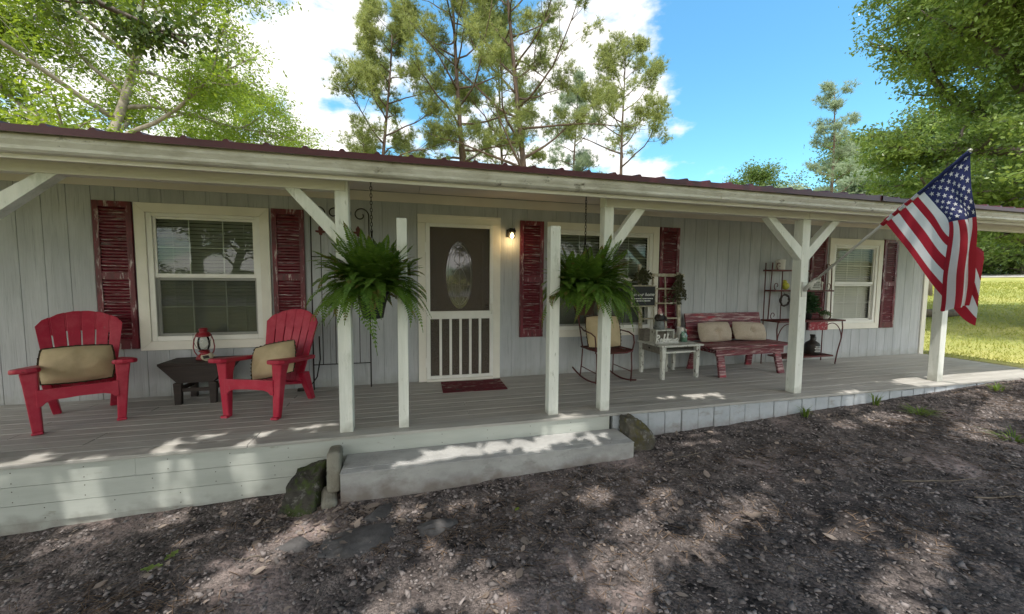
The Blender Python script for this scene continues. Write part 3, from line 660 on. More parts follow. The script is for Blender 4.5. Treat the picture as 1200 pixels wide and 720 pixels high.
# ------------------------------------------------------------------ step, blocks, rocks
def rough_block(b, x0,x1,y0,y1,z0,z1): b.box(x0,x1,y0,y1,z0,z1)
b = MB(); b.box(-.6,1.862,-1.962,YF-.002,-.7,-.168); b.box(-.603,1.865,-1.88,YF-.003,-.1675,-.155); b.box(-.603,1.865,-1.966,-1.884,-.1675,-.155)
tag(b.build('concrete_step', M['step'], None, .008), 'wide low concrete step painted pale grey below the front door', 'step')
nb = 36; bwid = (9.0-1.835)/nb
b = MB(); b.box(0,bwid-.006,0,.055,-.5,-.03)
b0 = b.build('concrete_block', M['block'], None, .008); first = True
for k in range(nb):
    c = b0 if first else b0.copy()
    if not first: C.objects.link(c)
    first = False
    c.location = (1.838+k*bwid, YF-.003+rr.uniform(-.005,.006), rr.uniform(-.007,.003)); c.rotation_euler = (0,rr.uniform(-.006,.006),rr.uniform(-.02,.02))
    tag(c, 'painted grey concrete block set on edge in the low row under the porch deck', 'concrete block', 'blocks edging the porch deck')
def rock(name, c, r, seed, m, label, cat='rock', sub=3, cutz=None, amp=.5, sharp=5):
    import bmesh
    bm = bmesh.new(); bmesh.ops.create_icosphere(bm, subdivisions=5, radius=1)
    rg = random.Random(seed); pl = []
    for k in range(sharp+6):
        n = Vector((rg.gauss(0,1),rg.gauss(0,1),rg.gauss(0,.8))).normalized(); pl.append((n, rg.uniform(.62,.9)))
    from mathutils import noise as mn
    for v in bm.verts:
        p = v.co.copy()
        for n, d in pl:
            e = p.dot(n)-d
            if e > 0: p -= n*e*.93
        p *= 1 + amp*.25*mn.noise(p*2.2+Vector((seed,0,0))) + amp*.22*(abs(mn.noise(p*4.5))-.3) + amp*.10*mn.noise(p*9) + amp*.10*mn.noise(p*22)
        v.co = Vector((p.x*r[0], p.y*r[1], p.z*r[2]))
    me = bpy.data.meshes.new(name); bm.to_mesh(me); bm.free(); me.materials.append(m)
    me.polygons.foreach_set('use_smooth', [True]*len(me.polygons))
    o = bpy.data.objects.new(name, me); C.objects.link(o); o.location = c
    if label: tag(o, label, cat)
    return o
def hull_rock(pts, m, label, seed):
    import bmesh
    from mathutils import noise as mn
    c = sum((Vector(p) for p in pts), Vector())/len(pts); bm = bmesh.new()
    for p in pts: bm.verts.new(Vector(p)-c)
    bmesh.ops.convex_hull(bm, input=bm.verts)
    bmesh.ops.delete(bm, geom=[v for v in bm.verts if not v.link_faces], context='VERTS')
    bmesh.ops.bevel(bm, geom=list(bm.edges), offset=.018, segments=2, affect='EDGES', profile=.6)
    bmesh.ops.triangulate(bm, faces=list(bm.faces))
    for k in range(4): 
        bmesh.ops.subdivide_edges(bm, edges=[e for e in bm.edges if e.calc_length() > .012], cuts=1); bmesh.ops.triangulate(bm, faces=list(bm.faces))
    bm.normal_update(); sv = Vector((seed,seed*.7,0))
    for v in bm.verts:
        p = v.co+sv; n = v.normal
        v.co += n*(.020*mn.noise(p*7)-.022*abs(mn.noise(p*13))+.008*mn.noise(p*30)+.004*mn.noise(p*70))
    me = bpy.data.meshes.new('rock'); bm.to_mesh(me); bm.free(); me.materials.append(m); me.polygons.foreach_set('use_smooth', [True]*len(me.polygons))
    o = bpy.data.objects.new('rock', me); C.objects.link(o); o.location = c; return tag(o, label, 'rock')
hull_rock([(-.97,-1.66,-.19),(-.75,-1.66,-.165),(-.95,-1.80,-.20),(-.77,-1.85,-.21),(-1.02,-1.92,-.33),(-.77,-1.98,-.36),(-1.04,-2.06,-.56),(-.83,-2.13,-.56),(-.735,-1.9,-.56),(-1.02,-1.66,-.56),(-.745,-1.66,-.5)], M['rock'], 'dark mossy boulder leaning against the porch fascia left of the step', 3)
hull_rock([(1.88,-1.66,.0),(2.0,-1.65,.005),(1.89,-1.78,-.02),(2.05,-1.76,-.035),(2.14,-1.70,-.11),(2.16,-1.86,-.2),(1.90,-1.89,-.4),(2.12,-1.93,-.4),(2.19,-1.72,-.4),(1.88,-1.66,-.4)], M['rock2'], 'upright brown lichen-spotted boulder at the right end of the step', 8)
b = MB(); b.box(-.05,.05,-.13,.12,-.15,.15); o = b.build('edging_stone', M['capstone'], None, .03, segs=3); o.location=(-.668,-1.77,-.19); o.rotation_euler=(R(-8),0,R(5))
tag(o, 'upright weathered stone slab wedged at the left end of the step, topmost of the two', 'stone slab')
b = MB(); b.box(-.055,.055,-.12,.10,-.13,.11); o = b.build('edging_stone', M['capstone'], None, .04, segs=3); o.location=(-.70,-1.87,-.425); o.rotation_euler=(R(12),R(4),R(12))
tag(o, 'lower weathered stone block on the gravel at the left end of the step', 'stone slab')
for (sx, sy, rx, ry, rz, sd_, lab) in ((-.42,-2.40,.26,.17,.2,21,'flat grey paving stone half buried just in front of the step, largest of its kind'),
                                     (-.30,-2.14,.13,.09,.7,22,'small flat grey paving stone half buried nearest the step front'),
                                     (-.80,-2.36,.13,.10,-.3,23,'flat grey paving stone half buried in front of the mossy boulder'),
                                     (.08,-2.44,.16,.08,.1,24,'narrow flat grey paving stone half buried right of the largest one')):
    o = rock('paving_stone', (sx,sy,gz(sx,sy)-.006), (rx,ry,.05), sd_, M['flat'], lab, 'paving stone', amp=.3); o.rotation_euler = (0,0,rz)

# ------------------------------------------------------------------ porch furniture
def pillow_mesh(b, wd, h, th, nu=26, nv=20, tuft=False, seed=0):
    from mathutils import noise as mn
    def prof(u, v, s):
        a, c = 2*u-1, 2*v-1
        k = (max(0,1-abs(a)**2.6)**.55)*(max(0,1-abs(c)**2.6)**.55)
        px = a*(1-.06*(1-abs(c)**2)*0)*(1-.07*c*c*(1-0))*wd/2; pz = c*(1-.07*a*a)*h/2
        t = th/2*k
        if tuft:
            for tx in (-.0,):
                d2 = ((a-tx)*1.6)**2+(c*1.2)**2; t *= 1-.6*math.exp(-d2*14)-.14*math.exp(-abs(a*1.6)*9)*(abs(c)<.9)
        t *= 1+.16*mn.noise(Vector((a*2.2+seed,c*2.2,s)))+.08*mn.noise(Vector((a*6+seed,c*6,s)))
        return (px, s*t, pz)
    b.grid(nu, nv, lambda u,v: prof(u,v,-1)); b.grid(nu, nv, lambda u,v: prof(1-u,v,1))
    return b
def fringe_mesh(b, wd, h, wv=.013, n=120):
    P = []
    for k in range(n):
        t = k/n*4; s = int(t); f = t-s; e = 2*f-1
        a, c = [(e,-1),(1,e),(-e,1),(-1,-e)][s]
        P.append((a*(1-.07*c*c)*wd/2, c*(1-.07*a*a)*h/2, a, c))
    vs = []; fs = []
    for k, (px, pz, a, c) in enumerate(P):
        l = math.hypot(a,c); wob = math.sin(k*1.9)*.009; ln = wv*(1+.10*math.sin(k*1.1)+.08*math.sin(k*2.9))
        vs += [(px*.985,.0,pz*.985),(px+a/l*ln*.6,wob*.7,pz+c/l*ln*.6),(px+a/l*ln,wob,pz+c/l*ln)]
    for k in range(n):
        q = (k+1)%n
        for j in range(2): fs.append((k*3+j,k*3+j+1,q*3+j+1,q*3+j))
    b.add(vs, fs, sm=True); return b
def pillow(name, label, wd, h, th, loc, rx, ry, rz, m, fr=True, tuft=False, seed=0, cat='pillow', group=None):
    o = pillow_mesh(MB(), wd, h, th, tuft=tuft, seed=seed).build(name, m); tag(o, label, cat, group)
    o.location = loc; o.rotation_mode = 'ZYX'; o.rotation_mode = 'XYZ'
    o.matrix_world = Matrix.Translation(loc) @ Matrix.Rotation(rz,4,'Z') @ Matrix.Rotation(rx,4,'X') @ Matrix.Rotation(ry,4,'Y')
    if fr: fringe_mesh(MB(), wd, h).build('fringe', M['fringe'], o)
    if tuft:
        b = MB(); b.lathe([(.0,-.006),(.014,-.004),(.014,.003),(0,.006)],n=10); bt = b.build('button', m, o); bt.location=(0,-th*.20,0); bt.rotation_euler=(R(90),0,0)
    return o

def adirondack(loc, rz, label):
    t = thing('adirondack_chair', label, 'chair', loc, rz, 'red adirondack chairs'); m = M['redplastic']
    for s in (-1,1):
        b = MB()   # front leg: broad tapering plate, slightly splayed
        X = lambda z: s*(.262+.03*z/.55)
        prof = [(0,.040,.052),(.03,.043,.055),(.25,.052,.075),(.42,.060,.095),(.53,.072,.13)]
        vs = []
        for z, hw, dd in prof:
            x = X(z); vs += [(x-hw*.75,-.345,z),(x+hw*.75,-.345,z),(x+hw*.75,-.345+dd,z),(x-hw*.75,-.345+dd,z)]
        fs = [(3,2,1,0)]
        for k in range(len(prof)-1):
            for j in range(4): fs.append((k*4+j,k*4+(j+1)%4,(k+1)*4+(j+1)%4,(k+1)*4+j))
        fs.append(tuple(range(len(vs)-4,len(vs)))); b.add(vs, fs); b.box(X(0)-.037,X(0)+.037,-.375,-.33,.0,.025)
        b.build('leg', m, t, .012)
        b = MB()   # rear leg
        b.hexa([(s*.20-.03,.30,0),(s*.20+.03,.30,0),(s*.20+.03,.36,0),(s*.20-.03,.36,0),(s*.235-.035,.08,.34),(s*.235+.035,.08,.34),(s*.235+.035,.20,.34),(s*.235-.035,.20,.34)])
        b.build('leg', m, t, .01)
        b = MB()   # arm: paddle wide in front, narrowing to the back
        pts = [(.215,-.36),(.235,-.40),(.29,-.425),(.36,-.415),(.395,-.37),(.39,-.28),(.365,-.10),(.335,.10),(.30,.27),(.245,.30),(.245,.2),(.262,0),(.24,-.2)]
        zf = lambda y: .575-.075*(y+.4)/.7
        poly = [(s*p[0],p[1]) for p in pts]
        if s < 0: poly = poly[::-1]
        n = len(poly)
        b.add([(a,c,zf(c)-.04) for a,c in poly]+[(a,c,zf(c)) for a,c in poly], [tuple(range(n-1,-1,-1)),tuple(range(n,2*n))]+[(i,(i+1)%n,n+(i+1)%n,n+i) for i in range(n)])
        b.build('arm', m, t, .012)
    b = MB()   # seat: five slats on a dropping curve
    for k in range(5):
        y0 = -.345+k*.108; y1 = y0+.102; z = lambda y: .375-.15*((y+.345)/.56)**.8 if y > -.345 else .375
        hw = .255-.012*k
        b.hexa([(-hw,y0,z(y0)-.03),(hw,y0,z(y0)-.03),(hw,y1,z(y1)-.03),(-hw,y1,z(y1)-.03),(-hw,y0,z(y0)),(hw,y0,z(y0)),(hw,y1,z(y1)),(-hw,y1,z(y1))])
    b.build('seat', m, t, .008)
    b = MB(); poly = [(-.255,.375),(-.255,.23),(-.225,.235),(-.20,.262),(-.15,.277),(0,.283),(.15,.277),(.20,.262),(.225,.235),(.255,.23),(.255,.375)]
    b.prism(poly, lambda a,c,d: (a,d,c), -.358, -.333); b.build('apron', m, t, .006)
    b = MB()   # fan back
    base = Vector((0,.15,.24)); upv = Vector((0,.27,.74)).normalized(); nrm = Vector((0,upv.z,-upv.y))
    def P(a, c, d): 
        curve = .05*(a/.3)**2
        p = base + Vector((a,0,0)) + upv*c - nrm*(curve)*1 + nrm*d; return (p.x,p.y,p.z)
    H = .79; 
    def top(a): return H-.155*(abs(a)/.33)**2.2
    n = 6
    for k in range(n):
        a0b, a1b = -.225+.45*k/n, -.225+.45*(k+1)/n; fl = .33/.225
        a0t, a1t = a0b*fl, a1b*fl; g = .0055
        zs = [0,.2,.4,.5,.6]; L_ = []; R__ = []
        for z in zs+[None]:
            zz = z if z is not None else top(a0t); f = zz/H; L_.append((a0b+(a0t-a0b)*f+g, zz))
            zz = z if z is not None else top(a1t); f = zz/H; R__.append((a1b+(a1t-a1b)*f-g, zz))
        am = (L_[-1][0]+R__[-1][0])/2
        poly = L_ + [(am, top(am)+.002)] + R__[::-1]
        b.prism(poly[::-1], P, -.012, .014)
    for k in range(1, n):   # bridges above and below the slots
        ab = -.225+.45*k/n; fl = .33/.225
        for z0, z1 in ((H-.20 if abs(k-3)<2 else H-.24, top(ab*fl)-.001),(.0,.30)):
            f0, f1 = z0/H, z1/H; x0 = ab+(ab*fl-ab)*f0; x1 = ab+(ab*fl-ab)*f1
            b.prism([(x0-.0057,z0),(x0+.0057,z0),(x1+.0057,z1),(x1-.0057,z1)], P, -.010, .012)
    b.build('backrest', m, t, .003); t.scale = (.93,.96,.98)
    return t
adirondack((-3.02,-.60,0), R(31), 'dark red plastic adirondack chair left of the little dark table, farthest left on the porch')
adirondack((-1.42,-.68,0), R(-19), 'dark red plastic adirondack chair between the little dark table and the hanging fern')
def rel(loc, rz, p):
    v = Matrix.Rotation(rz,3,'Z') @ Vector(p); return (loc[0]+v.x, loc[1]+v.y, loc[2]+v.z)
pillow('pillow', 'tan oblong pillow with brown fringe lying upright in the far left red chair', .46,.33,.17, rel((-3.02,-.60,0),R(31),(-.02,.035,.50)), R(-20), R(1), R(31), M['tan'], seed=1)
pillow('pillow', 'tan pillow with brown fringe tilted against the arm in the red chair beside the fern', .43,.35,.16, rel((-1.42,-.68,0),R(-19),(.0,.0,.485)), R(-28), R(-14), R(-19), M['tan'], seed=5)

# little dark table: flat top, trapezoid aprons, plank legs and stretchers
t = thing('side_table', 'small dark brown wooden table with sloping apron under the left window', 'table', (-2.24,-.22,0))
b = MB()
for k in range(3): b.box(-.315,.315,-.175+k*.117,-.175+k*.117+.114,.405,.43)
b.build('tabletop', M['dkwood'], t, .004)
for y0, y1 in ((-.172,-.152),(.152,.172)):
    b = MB(); b.prism([(-.312,.404),(-.155,.225),(.165,.225),(.31,.404)], lambda a,c,d: (a,d,c), y0, y1); b.build('apron', M['dkwood'], t, .003)
for s in (-1,1):
    b = MB()
    b.prism([(s*.155-.004,.224),(s*.30-.004,.404),(s*.30+.010,.404),(s*.155+.010,.224)], lambda a,c,d: (a,d,c), -.150,.150); b.build('side_panel', M['dkwood'], t)
    for y in (-.148,.148):
        b = MB(); x = s*.155; b.hexa([(x-.028,y-.022,0),(x+.028,y-.022,0),(x+.028,y+.022,0),(x-.028,y+.022,0),(x-.036,y-.022,.2235),(x+.036,y-.022,.2235),(x+.036,y+.022,.2235),(x-.036,y+.022,.2235)]); b.build('leg', M['dkwood'], t, .003)
    b = MB(); b.box(s*.155-.012,s*.155+.012,-.125,.125,.135,.175); b.build('stretcher', M['dkwood'], t)
b = MB(); b.box(-.118,.118,-.158,-.138,.13,.165); b.build('stretcher', M['dkwood'], t)
# red lantern
t = thing('lantern', 'red metal hurricane lantern with wire bail standing on the little dark table', 'lantern', (-2.235,-.19,.43))
b = MB(); b.lathe([(.072,0),(.075,.012),(.066,.03),(.05,.05),(.034,.062),(.034,.075),(.05,.082),(.05,.092),(.02,.1)],n=20); b.build('base', M['redenamel'], t)
b = MB(); b.lathe([(.038,.094),(.056,.14),(.058,.18),(.05,.22),(.042,.245)],n=20,cap=False); b.build('globe', M['clearglass'], t)
b = MB(); b.lathe([(.062,.243),(.066,.252),(.05,.27),(.036,.285),(.034,.31),(.044,.318),(.03,.335),(.0,.338)],n=20); b.build('cap', M['redenamel'], t)
for s in (-1,1):
    b = MB(); b.tube([(s*.058,0,.03),(s*.088,0,.08),(s*.098,0,.13),(s*.09,0,.2),(s*.07,0,.26),(s*.045,0,.29)], .006, 6); b.build('side_tube', M['redenamel'], t)
b = MB(); b.tube([(math.cos(a)*.085,-.02-.03*math.sin(a),.27-.16*math.sin(a)) for a in np.linspace(0,math.pi,16)], .0022, 5); b.build('bail_handle', M['iron'], t)
t = thing('bird_figurine', 'small round cream bird figurine with red cap in front of the red lantern', 'figurine', (-2.16,-.30,.43), R(12))
b = MB(); 
def blob(cx,cy,cz,rx,ry,rz,n=14,mi=0,zmin=-1):
    b.grid(n*2,n,lambda u,v:(cx+rx*math.cos(2*math.pi*u)*math.sin(math.pi*v),cy+ry*math.sin(2*math.pi*u)*math.sin(math.pi*v),cz-rz*math.cos(math.pi*v)),mi)
blob(0,0,.048,.055,.045,.048); b.lathe([(.022,0),(.028,.012)],n=14)
b.add([(.04,-.016,.04),(.04,.016,.04),(.042,0,.065),(.085,0,.052)],[(0,1,3),(1,2,3),(2,0,3)])
b.build('body', M['cream'], t)
b = MB(); blob(-.008,0,.075,.042,.040,.032); b.build('cap', M['redenamel'], t)
b = MB(); b.hexa([(-.02,-.048,.03),(.03,-.048,.035),(.03,-.043,.035),(-.02,-.043,.03),(-.03,-.047,.06),(.02,-.049,.065),(.02,-.042,.065),(-.03,-.042,.06)]); b.build('wing', M['iron'], t)
# cord behind the right red chair
b = MB(); b.tube([(-1.14,-.03,.62),(-1.13,-.05,.35),(-1.16,-.09,.15),(-1.24,-.12,.03),(-1.33,-.12,.012)], .007, 6)
b.box(-1.36,-1.29,-.14,-.09,.001,.03); tag(b.build('power_cord', M['iron']), 'black power cord hanging to the deck behind the right red chair', 'cord')

# iron trellis with scroll top
t = thing('garden_trellis', 'tall thin black iron trellis with scroll top leaning on the wall left of the door', 'trellis', (-.875,-.05,0))
Yt = lambda z: -.06+.022*z
b = MB()
for x in (-.315,.315): b.tube([(x,Yt(0),0),(x,Yt(2.0),2.0)], .0075, 6)
for z in (.295,1.553): b.tube([(-.315,Yt(z),z),(.315,Yt(z),z)], .006, 6)
for x in (-.21,-.07,.0001,.07,.195): b.tube([(x,Yt(.05),.295),(x,Yt(1.5),1.80 if abs(x)>.15 else 1.553)], .0045, 5)
b.build('frame', M['iron'], t)
for s in (-1,1):
    b = MB()
    def spiral(cx, cz, r0, r1, a0, a1, n=22): return [(cx+(r0+(r1-r0)*k/n)*math.cos(a0+(a1-a0)*k/n), -.015, cz+(r0+(r1-r0)*k/n)*math.sin(a0+(a1-a0)*k/n)) for k in range(n+1)]
    b.tube([(s*.315,-.016,2.0)]+[(s*p[0],p[1],p[2]) for p in spiral(.225,2.05,.09,.025,0,math.pi*1.0+3.6)], .007, 6)
    b.tube([(s*p[0],p[1],p[2]) for p in spiral(.068,2.06,.07,.02,math.pi,-3.4)], .007, 6)
    b.build('scroll', M['iron'], t)
for x in (-.21,.195):
    b = MB(); y = -.02
    b.prism([(x-.012,1.80),(x-.02,1.825),(x-.055,1.835),(x-.055,1.855),(x-.022,1.855),(x-.026,1.885),(x,1.925),(x+.026,1.885),(x+.022,1.855),(x+.055,1.855),(x+.055,1.835),(x+.02,1.825),(x+.012,1.80)][::-1], lambda a,c,d:(a,d,c), y-.004, y+.004)
    b.build('finial', M['rust'], t)

# door mat
b = MB()
def mt(u,v): return (u*.76-.38, v*.47-.235, .008+.002*math.sin(u*9)+.003*(abs(u-.5)>.47)*1)
b.grid(24,14,mt); b.box(-.38,.38,-.235,.235,.0008,.007); o = b.build('door_mat', M['mat']); o.location = (.645,-.345,0); o.rotation_euler=(0,0,R(-1))
tag(o, 'worn dark red door mat on the deck below the screen door', 'door mat')

# hanging ferns
def fern(loc, label, potm, seed, rad=.46, fr=380):
    t = thing('hanging_fern', label, 'fern', loc, 0, 'ferns hanging in baskets'); rg = random.Random(seed)
    ztop = ceil_z(loc[1])-loc[2]
    b = MB(); b.lathe([(.075,-.24),(.085,-.235),(.125,-.04),(.135,-.03),(.135,-.01),(.12,-.01),(.11,-.03)],n=20); b.build('pot', potm, t)
    b = MB()
    z = ztop; k = 0
    while z > .50:
        ax = Vector((1,0,0)) if k%2 else Vector((0,1,0))
        b.tube([Vector((0,0,z-.016))+ax*.0085*math.cos(a)+Vector((0,0,1))*.019*math.sin(a) for a in np.linspace(0,2*math.pi,9)], .0028, 5, cap=False)
        z -= .030; k += 1
    b.build('chain', M['chain'], t)
    b = MB(); zt = z+.02; b.tube([(0,0,zt),(0,0,zt-.05)],.008,6)
    for a in (0,2.09,4.18): b.tube([(0,0,zt-.03),(.13*math.cos(a),.13*math.sin(a),-.02)], .003, 5)
    b.build('hanger', M['chain'], t)
    V_ = []; F_q = []; F_m = []
    for i in range(fr):
        az = i*2.39996+rg.uniform(-.3,.3); q = rg.random()
        el_ = R(15+66*q); ln = rg.uniform(.62,1.12)*(.60-.02*q)*rad/.46*(1+.13*math.sin(az+seed)+.09*math.sin(2*az+seed*2))
        g = rg.uniform(.46,.84)*(1.05-.74*q)
        tw = rg.uniform(-.5,.5); n = 34; pts = []
        for k in range(n+1):
            s = k/n; r = .04+ln*math.cos(el_)*s*(1-.18*s*s)+ (.10*s if q>.5 else 0); zz = .0+ln*math.sin(el_)*s - g*ln*1.15*s**2.1
            a2 = az+tw*s*s; pts.append(Vector((r*math.cos(a2), r*math.sin(a2), zz)))
        for k in range(1, n):
            s = k/n; T = (pts[k+1]-pts[k-1]).normalized(); S = T.cross(Vector((0,0,1)))
            if S.length < .05: S = Vector((math.sin(az),-math.cos(az),0))
            S.normalize(); U = S.cross(T); old = (s > .86 and i%5==0) or i%29==0
            pl_ = .072*(math.sin(math.pi*min(1,s*.9+.12))**.7)*(1-.3*s); pw = .0105
            for sd in (-1,1):
                D = (S*sd*.95+T*.35-U*rg.uniform(.0,.35)).normalized()
                p = pts[k]; base = len(V_)
                V_ += [p-T*pw*.5, p+D*pl_*.5-T*pw, p+D*pl_, p+D*pl_*.5+T*pw]
                F_q.append((base,base+1,base+2,base+3)); F_m.append(1 if old else 0)
        for k in range(n):
            F_m.append(0); base = len(V_); S = (pts[k+1]-pts[k]).cross(Vector((0,0,1))).normalized()*.0022
            V_ += [pts[k]-S,pts[k]+S,pts[k+1]+S,pts[k+1]-S]; F_q.append((base,base+1,base+2,base+3))
    np_mesh('fronds', [tuple(v) for v in V_], F_q, [M['fern'],M['fernold']], t, mi=F_m)
    return t
fern((-.395,-1.47,1.20), 'big green fern in a black pot hanging on a chain left of the door', M['blackpot'], 3)
fern((1.575,-1.47,1.20), 'big green fern in a brown pot hanging on a chain before the middle window', M['brownpot'], 8, .45)

# metal rocking chair
t = thing('rocking_chair', 'rusty red wire rocking chair with a tan cushion behind the second fern', 'rocking chair', (2.36,-.45,0), R(3))
m = M['rust']
for s in (-1,1):
    b = MB(); b.tube([(s*.25,-.33+.75*k/12,.015+.10*((k/12-.45)*1.6)**2) for k in range(13)], .011, 6); b.build('rocker', m, t)
    b = MB(); b.tube([(s*.25,-.22,.022),(s*.252,-.235,.2),(s*.25,-.22,.40)], .009, 6); b.tube([(s*.25,.2,.02),(s*.24,.18,.2),(s*.235,.17,.40)], .009, 6); b.tube([(s*.25,-.23,.15),(s*.244,.18,.16)],.006,5); b.build('leg', m, t)
    b = MB(); b.tube([(s*.26,-.22,.40),(s*.275,-.24,.52),(s*.275,-.22,.61),(s*.275,-.12,.64),(s*.26,.1,.65),(s*.235,.23,.68)], .009, 6); b.build('arm', m, t)
b = MB(); b.grid(8,8,lambda u,v:(-.25+.5*u,-.25+.45*v,.40+.03*(2*u-1)**2-.02*math.sin(v*3)))
b.tube([(-.25,-.25,.43),(-.15,-.27,.405),(.15,-.27,.405),(.25,-.25,.43),(.24,.2,.42),(-.24,.2,.42),(-.25,-.25,.43)],.011,6); b.build('seat', m, t)
b = MB(); up_ = lambda z:.2+.16*(z-.42)/.6
b.tube([(-.22,up_(.42),.42),(-.235,up_(.75),.75),(-.21,up_(.98),.98),(-.12,up_(1.06),1.06),(.12,up_(1.06),1.06),(.21,up_(.98),.98),(.235,up_(.75),.75),(.22,up_(.42),.42)],.010,6)
for x in (-.14,-.07,0,.07,.14): b.tube([(x,up_(.42),.42),(x,up_(1.05),1.05)],.004,5)
b.build('backrest', m, t)
pillow('cushion', 'tan square cushion with dark fringe leaning in the rusty rocking chair', .50,.42,.15, rel((2.36,-.45,0),R(3),(.02,.08,.63)), R(-14), 0, R(3), M['tan'], seed=9, cat='cushion')

# white nested table with drawer box, and what stands on it
t = thing('side_table', 'chipped white wooden table with a slot under its top beside the red bench', 'table', (3.38,-.37,0), R(3))
m = M['whitewood']; b = MB()
for k in range(4): b.box(-.335,.335,-.285+k*.134,-.285+k*.134+.131,.435,.46)
b.build('tabletop', m, t, .004)
for sx in (-1,1):
    for sy in (-1,1):
        b = MB(); b.hexa([(sx*.275-.022,sy*.225-.022,0),(sx*.275+.022,sy*.225-.022,0),(sx*.275+.022,sy*.225+.022,0),(sx*.275-.022,sy*.225+.022,0),(sx*.275-.03,sy*.225-.03,.434),(sx*.275+.03,sy*.225-.03,.434),(sx*.275+.03,sy*.225+.03,.434),(sx*.275-.03,sy*.225+.03,.434)]); b.build('leg', m, t, .003)
b = MB(); b.box(-.243,.243,-.235,.235,.345,.368); b.build('shelf', m, t, .003)
b = MB(); b.box(-.29,-.27,-.193,.193,.335,.43); b.box(.27,.29,-.193,.193,.335,.43); b.box(-.243,.243,.215,.235,.37,.43); b.build('apron', M['greywood'], t)
b = MB(); b.lathe([(.012,0),(.014,.012),(0,.02)],n=10); kn = b.build('knob', M['iron'], t); kn.location=(-.29,.03,.385); kn.rotation_euler=(0,R(-90),0)
for sx in (.02,.10):
    b = MB(); b.box(sx-.015,sx+.015,.14,.17,0,.344); b.build('inner_leg', m, t, .003)
TZ = .4605
def onT(x, y): return (x, y, TZ)
t = thing('wooden_crate', 'small white open-fronted wooden box standing on the chipped white table', 'crate', onT(3.29,-.34), R(3)); m = M['whitewood']
b = MB(); W_, D_, H_ = .15,.07,.175
b.box(-W_,W_,-D_,D_,.0005,.018); b.box(-W_,W_,-D_,D_,H_-.018,H_); b.box(-W_,-W_+.018,-D_,D_,.0185,H_-.0185); b.box(W_-.018,W_,-D_,D_,.0185,H_-.0185); b.build('box', m, t, .002)
b = MB(); b.box(-W_+.0185,W_-.0185,D_-.012,D_-.002,.0185,H_-.0185); b.build('back_panel', M['greywood'], t)
t = thing('gnome_figurine', 'dark bearded figurine with a pale pink cap standing on the white box', 'figurine', (3.24,-.34,TZ+.176), R(6))
b = MB(); b.lathe([(.07,0),(.075,.01),(.068,.05),(.058,.11),(.05,.12)],n=18); b.build('skirt', mat('figurine_grey',(.2,.22,.22),.8,(.12,.13,.13),(30,30,30)), t)
b = MB(); b.lathe([(.056,.118),(.064,.14),(.06,.18),(.04,.205),(.02,.21)],n=18)
for s in (-1,1): b.tube([(s*.05,0,.185),(s*.085,-.02,.155),(s*.07,-.06,.125)],[.022,.02,.016],8)
b.build('coat', M['iron'], t)
b = MB(); blob(0,-.008,.222,.030,.030,.032); b.build('head', mat('figurine_pink',(.55,.32,.30),.7), t)
b = MB(); b.lathe([(.034,.238),(.03,.25),(.02,.275),(.006,.295),(0,.298)],n=14); b.build('cap', mat('figurine_cap',(.62,.42,.42),.7,(.45,.1,.12),(30,30,60)), t)
b = MB(); b.grid(6,6,lambda u,v:((u-.5)*.05*(1-.6*v),-.036-.012*math.sin(math.pi*u),.218-.075*v)); b.build('beard', M['whitepaint'], t)

def text_mesh(name, s, size, m, parent=None, extrude=.004, shear=.0, offset=0, align='CENTER'):
    cu = bpy.data.curves.new('lettering', 'FONT'); cu.body = s; cu.size = size; cu.extrude = extrude; cu.shear = shear; cu.offset = offset; cu.align_x = align; cu.resolution_u = 3
    ob = bpy.data.objects.new('lettering', cu); C.objects.link(ob)
    dg = bpy.context.evaluated_depsgraph_get(); me = bpy.data.meshes.new_from_object(ob.evaluated_get(dg)); bpy.data.objects.remove(ob); bpy.data.curves.remove(cu)
    me.materials.clear(); me.materials.append(m); me.name = name
    o = bpy.data.objects.new(name, me); C.objects.link(o)
    if parent: o.parent = parent
    o.rotation_euler = (R(90),0,0); return o
# cursive cut-out word (stroke letters)
def stroke_word(b, strokes, x0, z0, sx, sz, r, y=0):
    for s_ in strokes:
        P = [Vector((x0+p[0]*sx, y, z0+p[1]*sz)) for p in s_]
        Q = []
        for i in range(len(P)-1):
            p0 = P[max(i-1,0)]; p1 = P[i]; p2 = P[i+1]; p3 = P[min(i+2,len(P)-1)]
            for k in range(4):
                t_ = k/4; Q.append(.5*((2*p1)+(p2-p0)*t_+(2*p0-5*p1+4*p2-p3)*t_*t_+(3*p1-p0-3*p2+p3)*t_**3))
        Q.append(P[-1]); b.tube(Q, r, 5)
word = [  # R e k h a w s
    [(0,0),(.12,1.0)], [(-.02,.75),(.1,1.0),(.42,1.05),(.45,.75),(.12,.52),(.3,.3),(.5,.0),(.6,.08)],
    [(.62,.25),(.85,.38),(.8,.55),(.65,.4),(.68,.08),(.85,.0),(1.0,.15)],
    [(1.0,.1),(1.2,.8),(1.3,1.15),(1.2,1.1),(1.1,.0)], [(1.12,.3),(1.35,.5),(1.3,.35),(1.2,.3),(1.45,.0)],
    [(1.45,.0),(1.65,.9),(1.75,1.2),(1.66,1.15),(1.58,.0)], [(1.58,.2),(1.75,.5),(1.85,.4),(1.85,.05),(1.98,.05)],
    [(2.3,.45),(2.1,.5),(1.98,.2),(2.1,.0),(2.28,.2),(2.32,.5),(2.3,.08),(2.42,.02)],
    [(2.42,.48),(2.46,.05),(2.62,.1),(2.68,.45),(2.7,.05),(2.86,.1),(2.92,.5)],
    [(2.92,.45),(3.08,.55),(3.2,.25),(3.1,.0),(2.95,.08)]]
t = thing('word_sign', 'white cursive cut-out word reading Rekhaws propped before the white box', 'sign', onT(3.27,-.475), R(3))
b = MB(); stroke_word(b, word, -.175, .012, .112, .092, .0095); b.build('lettering', M['whitepaint'], t)
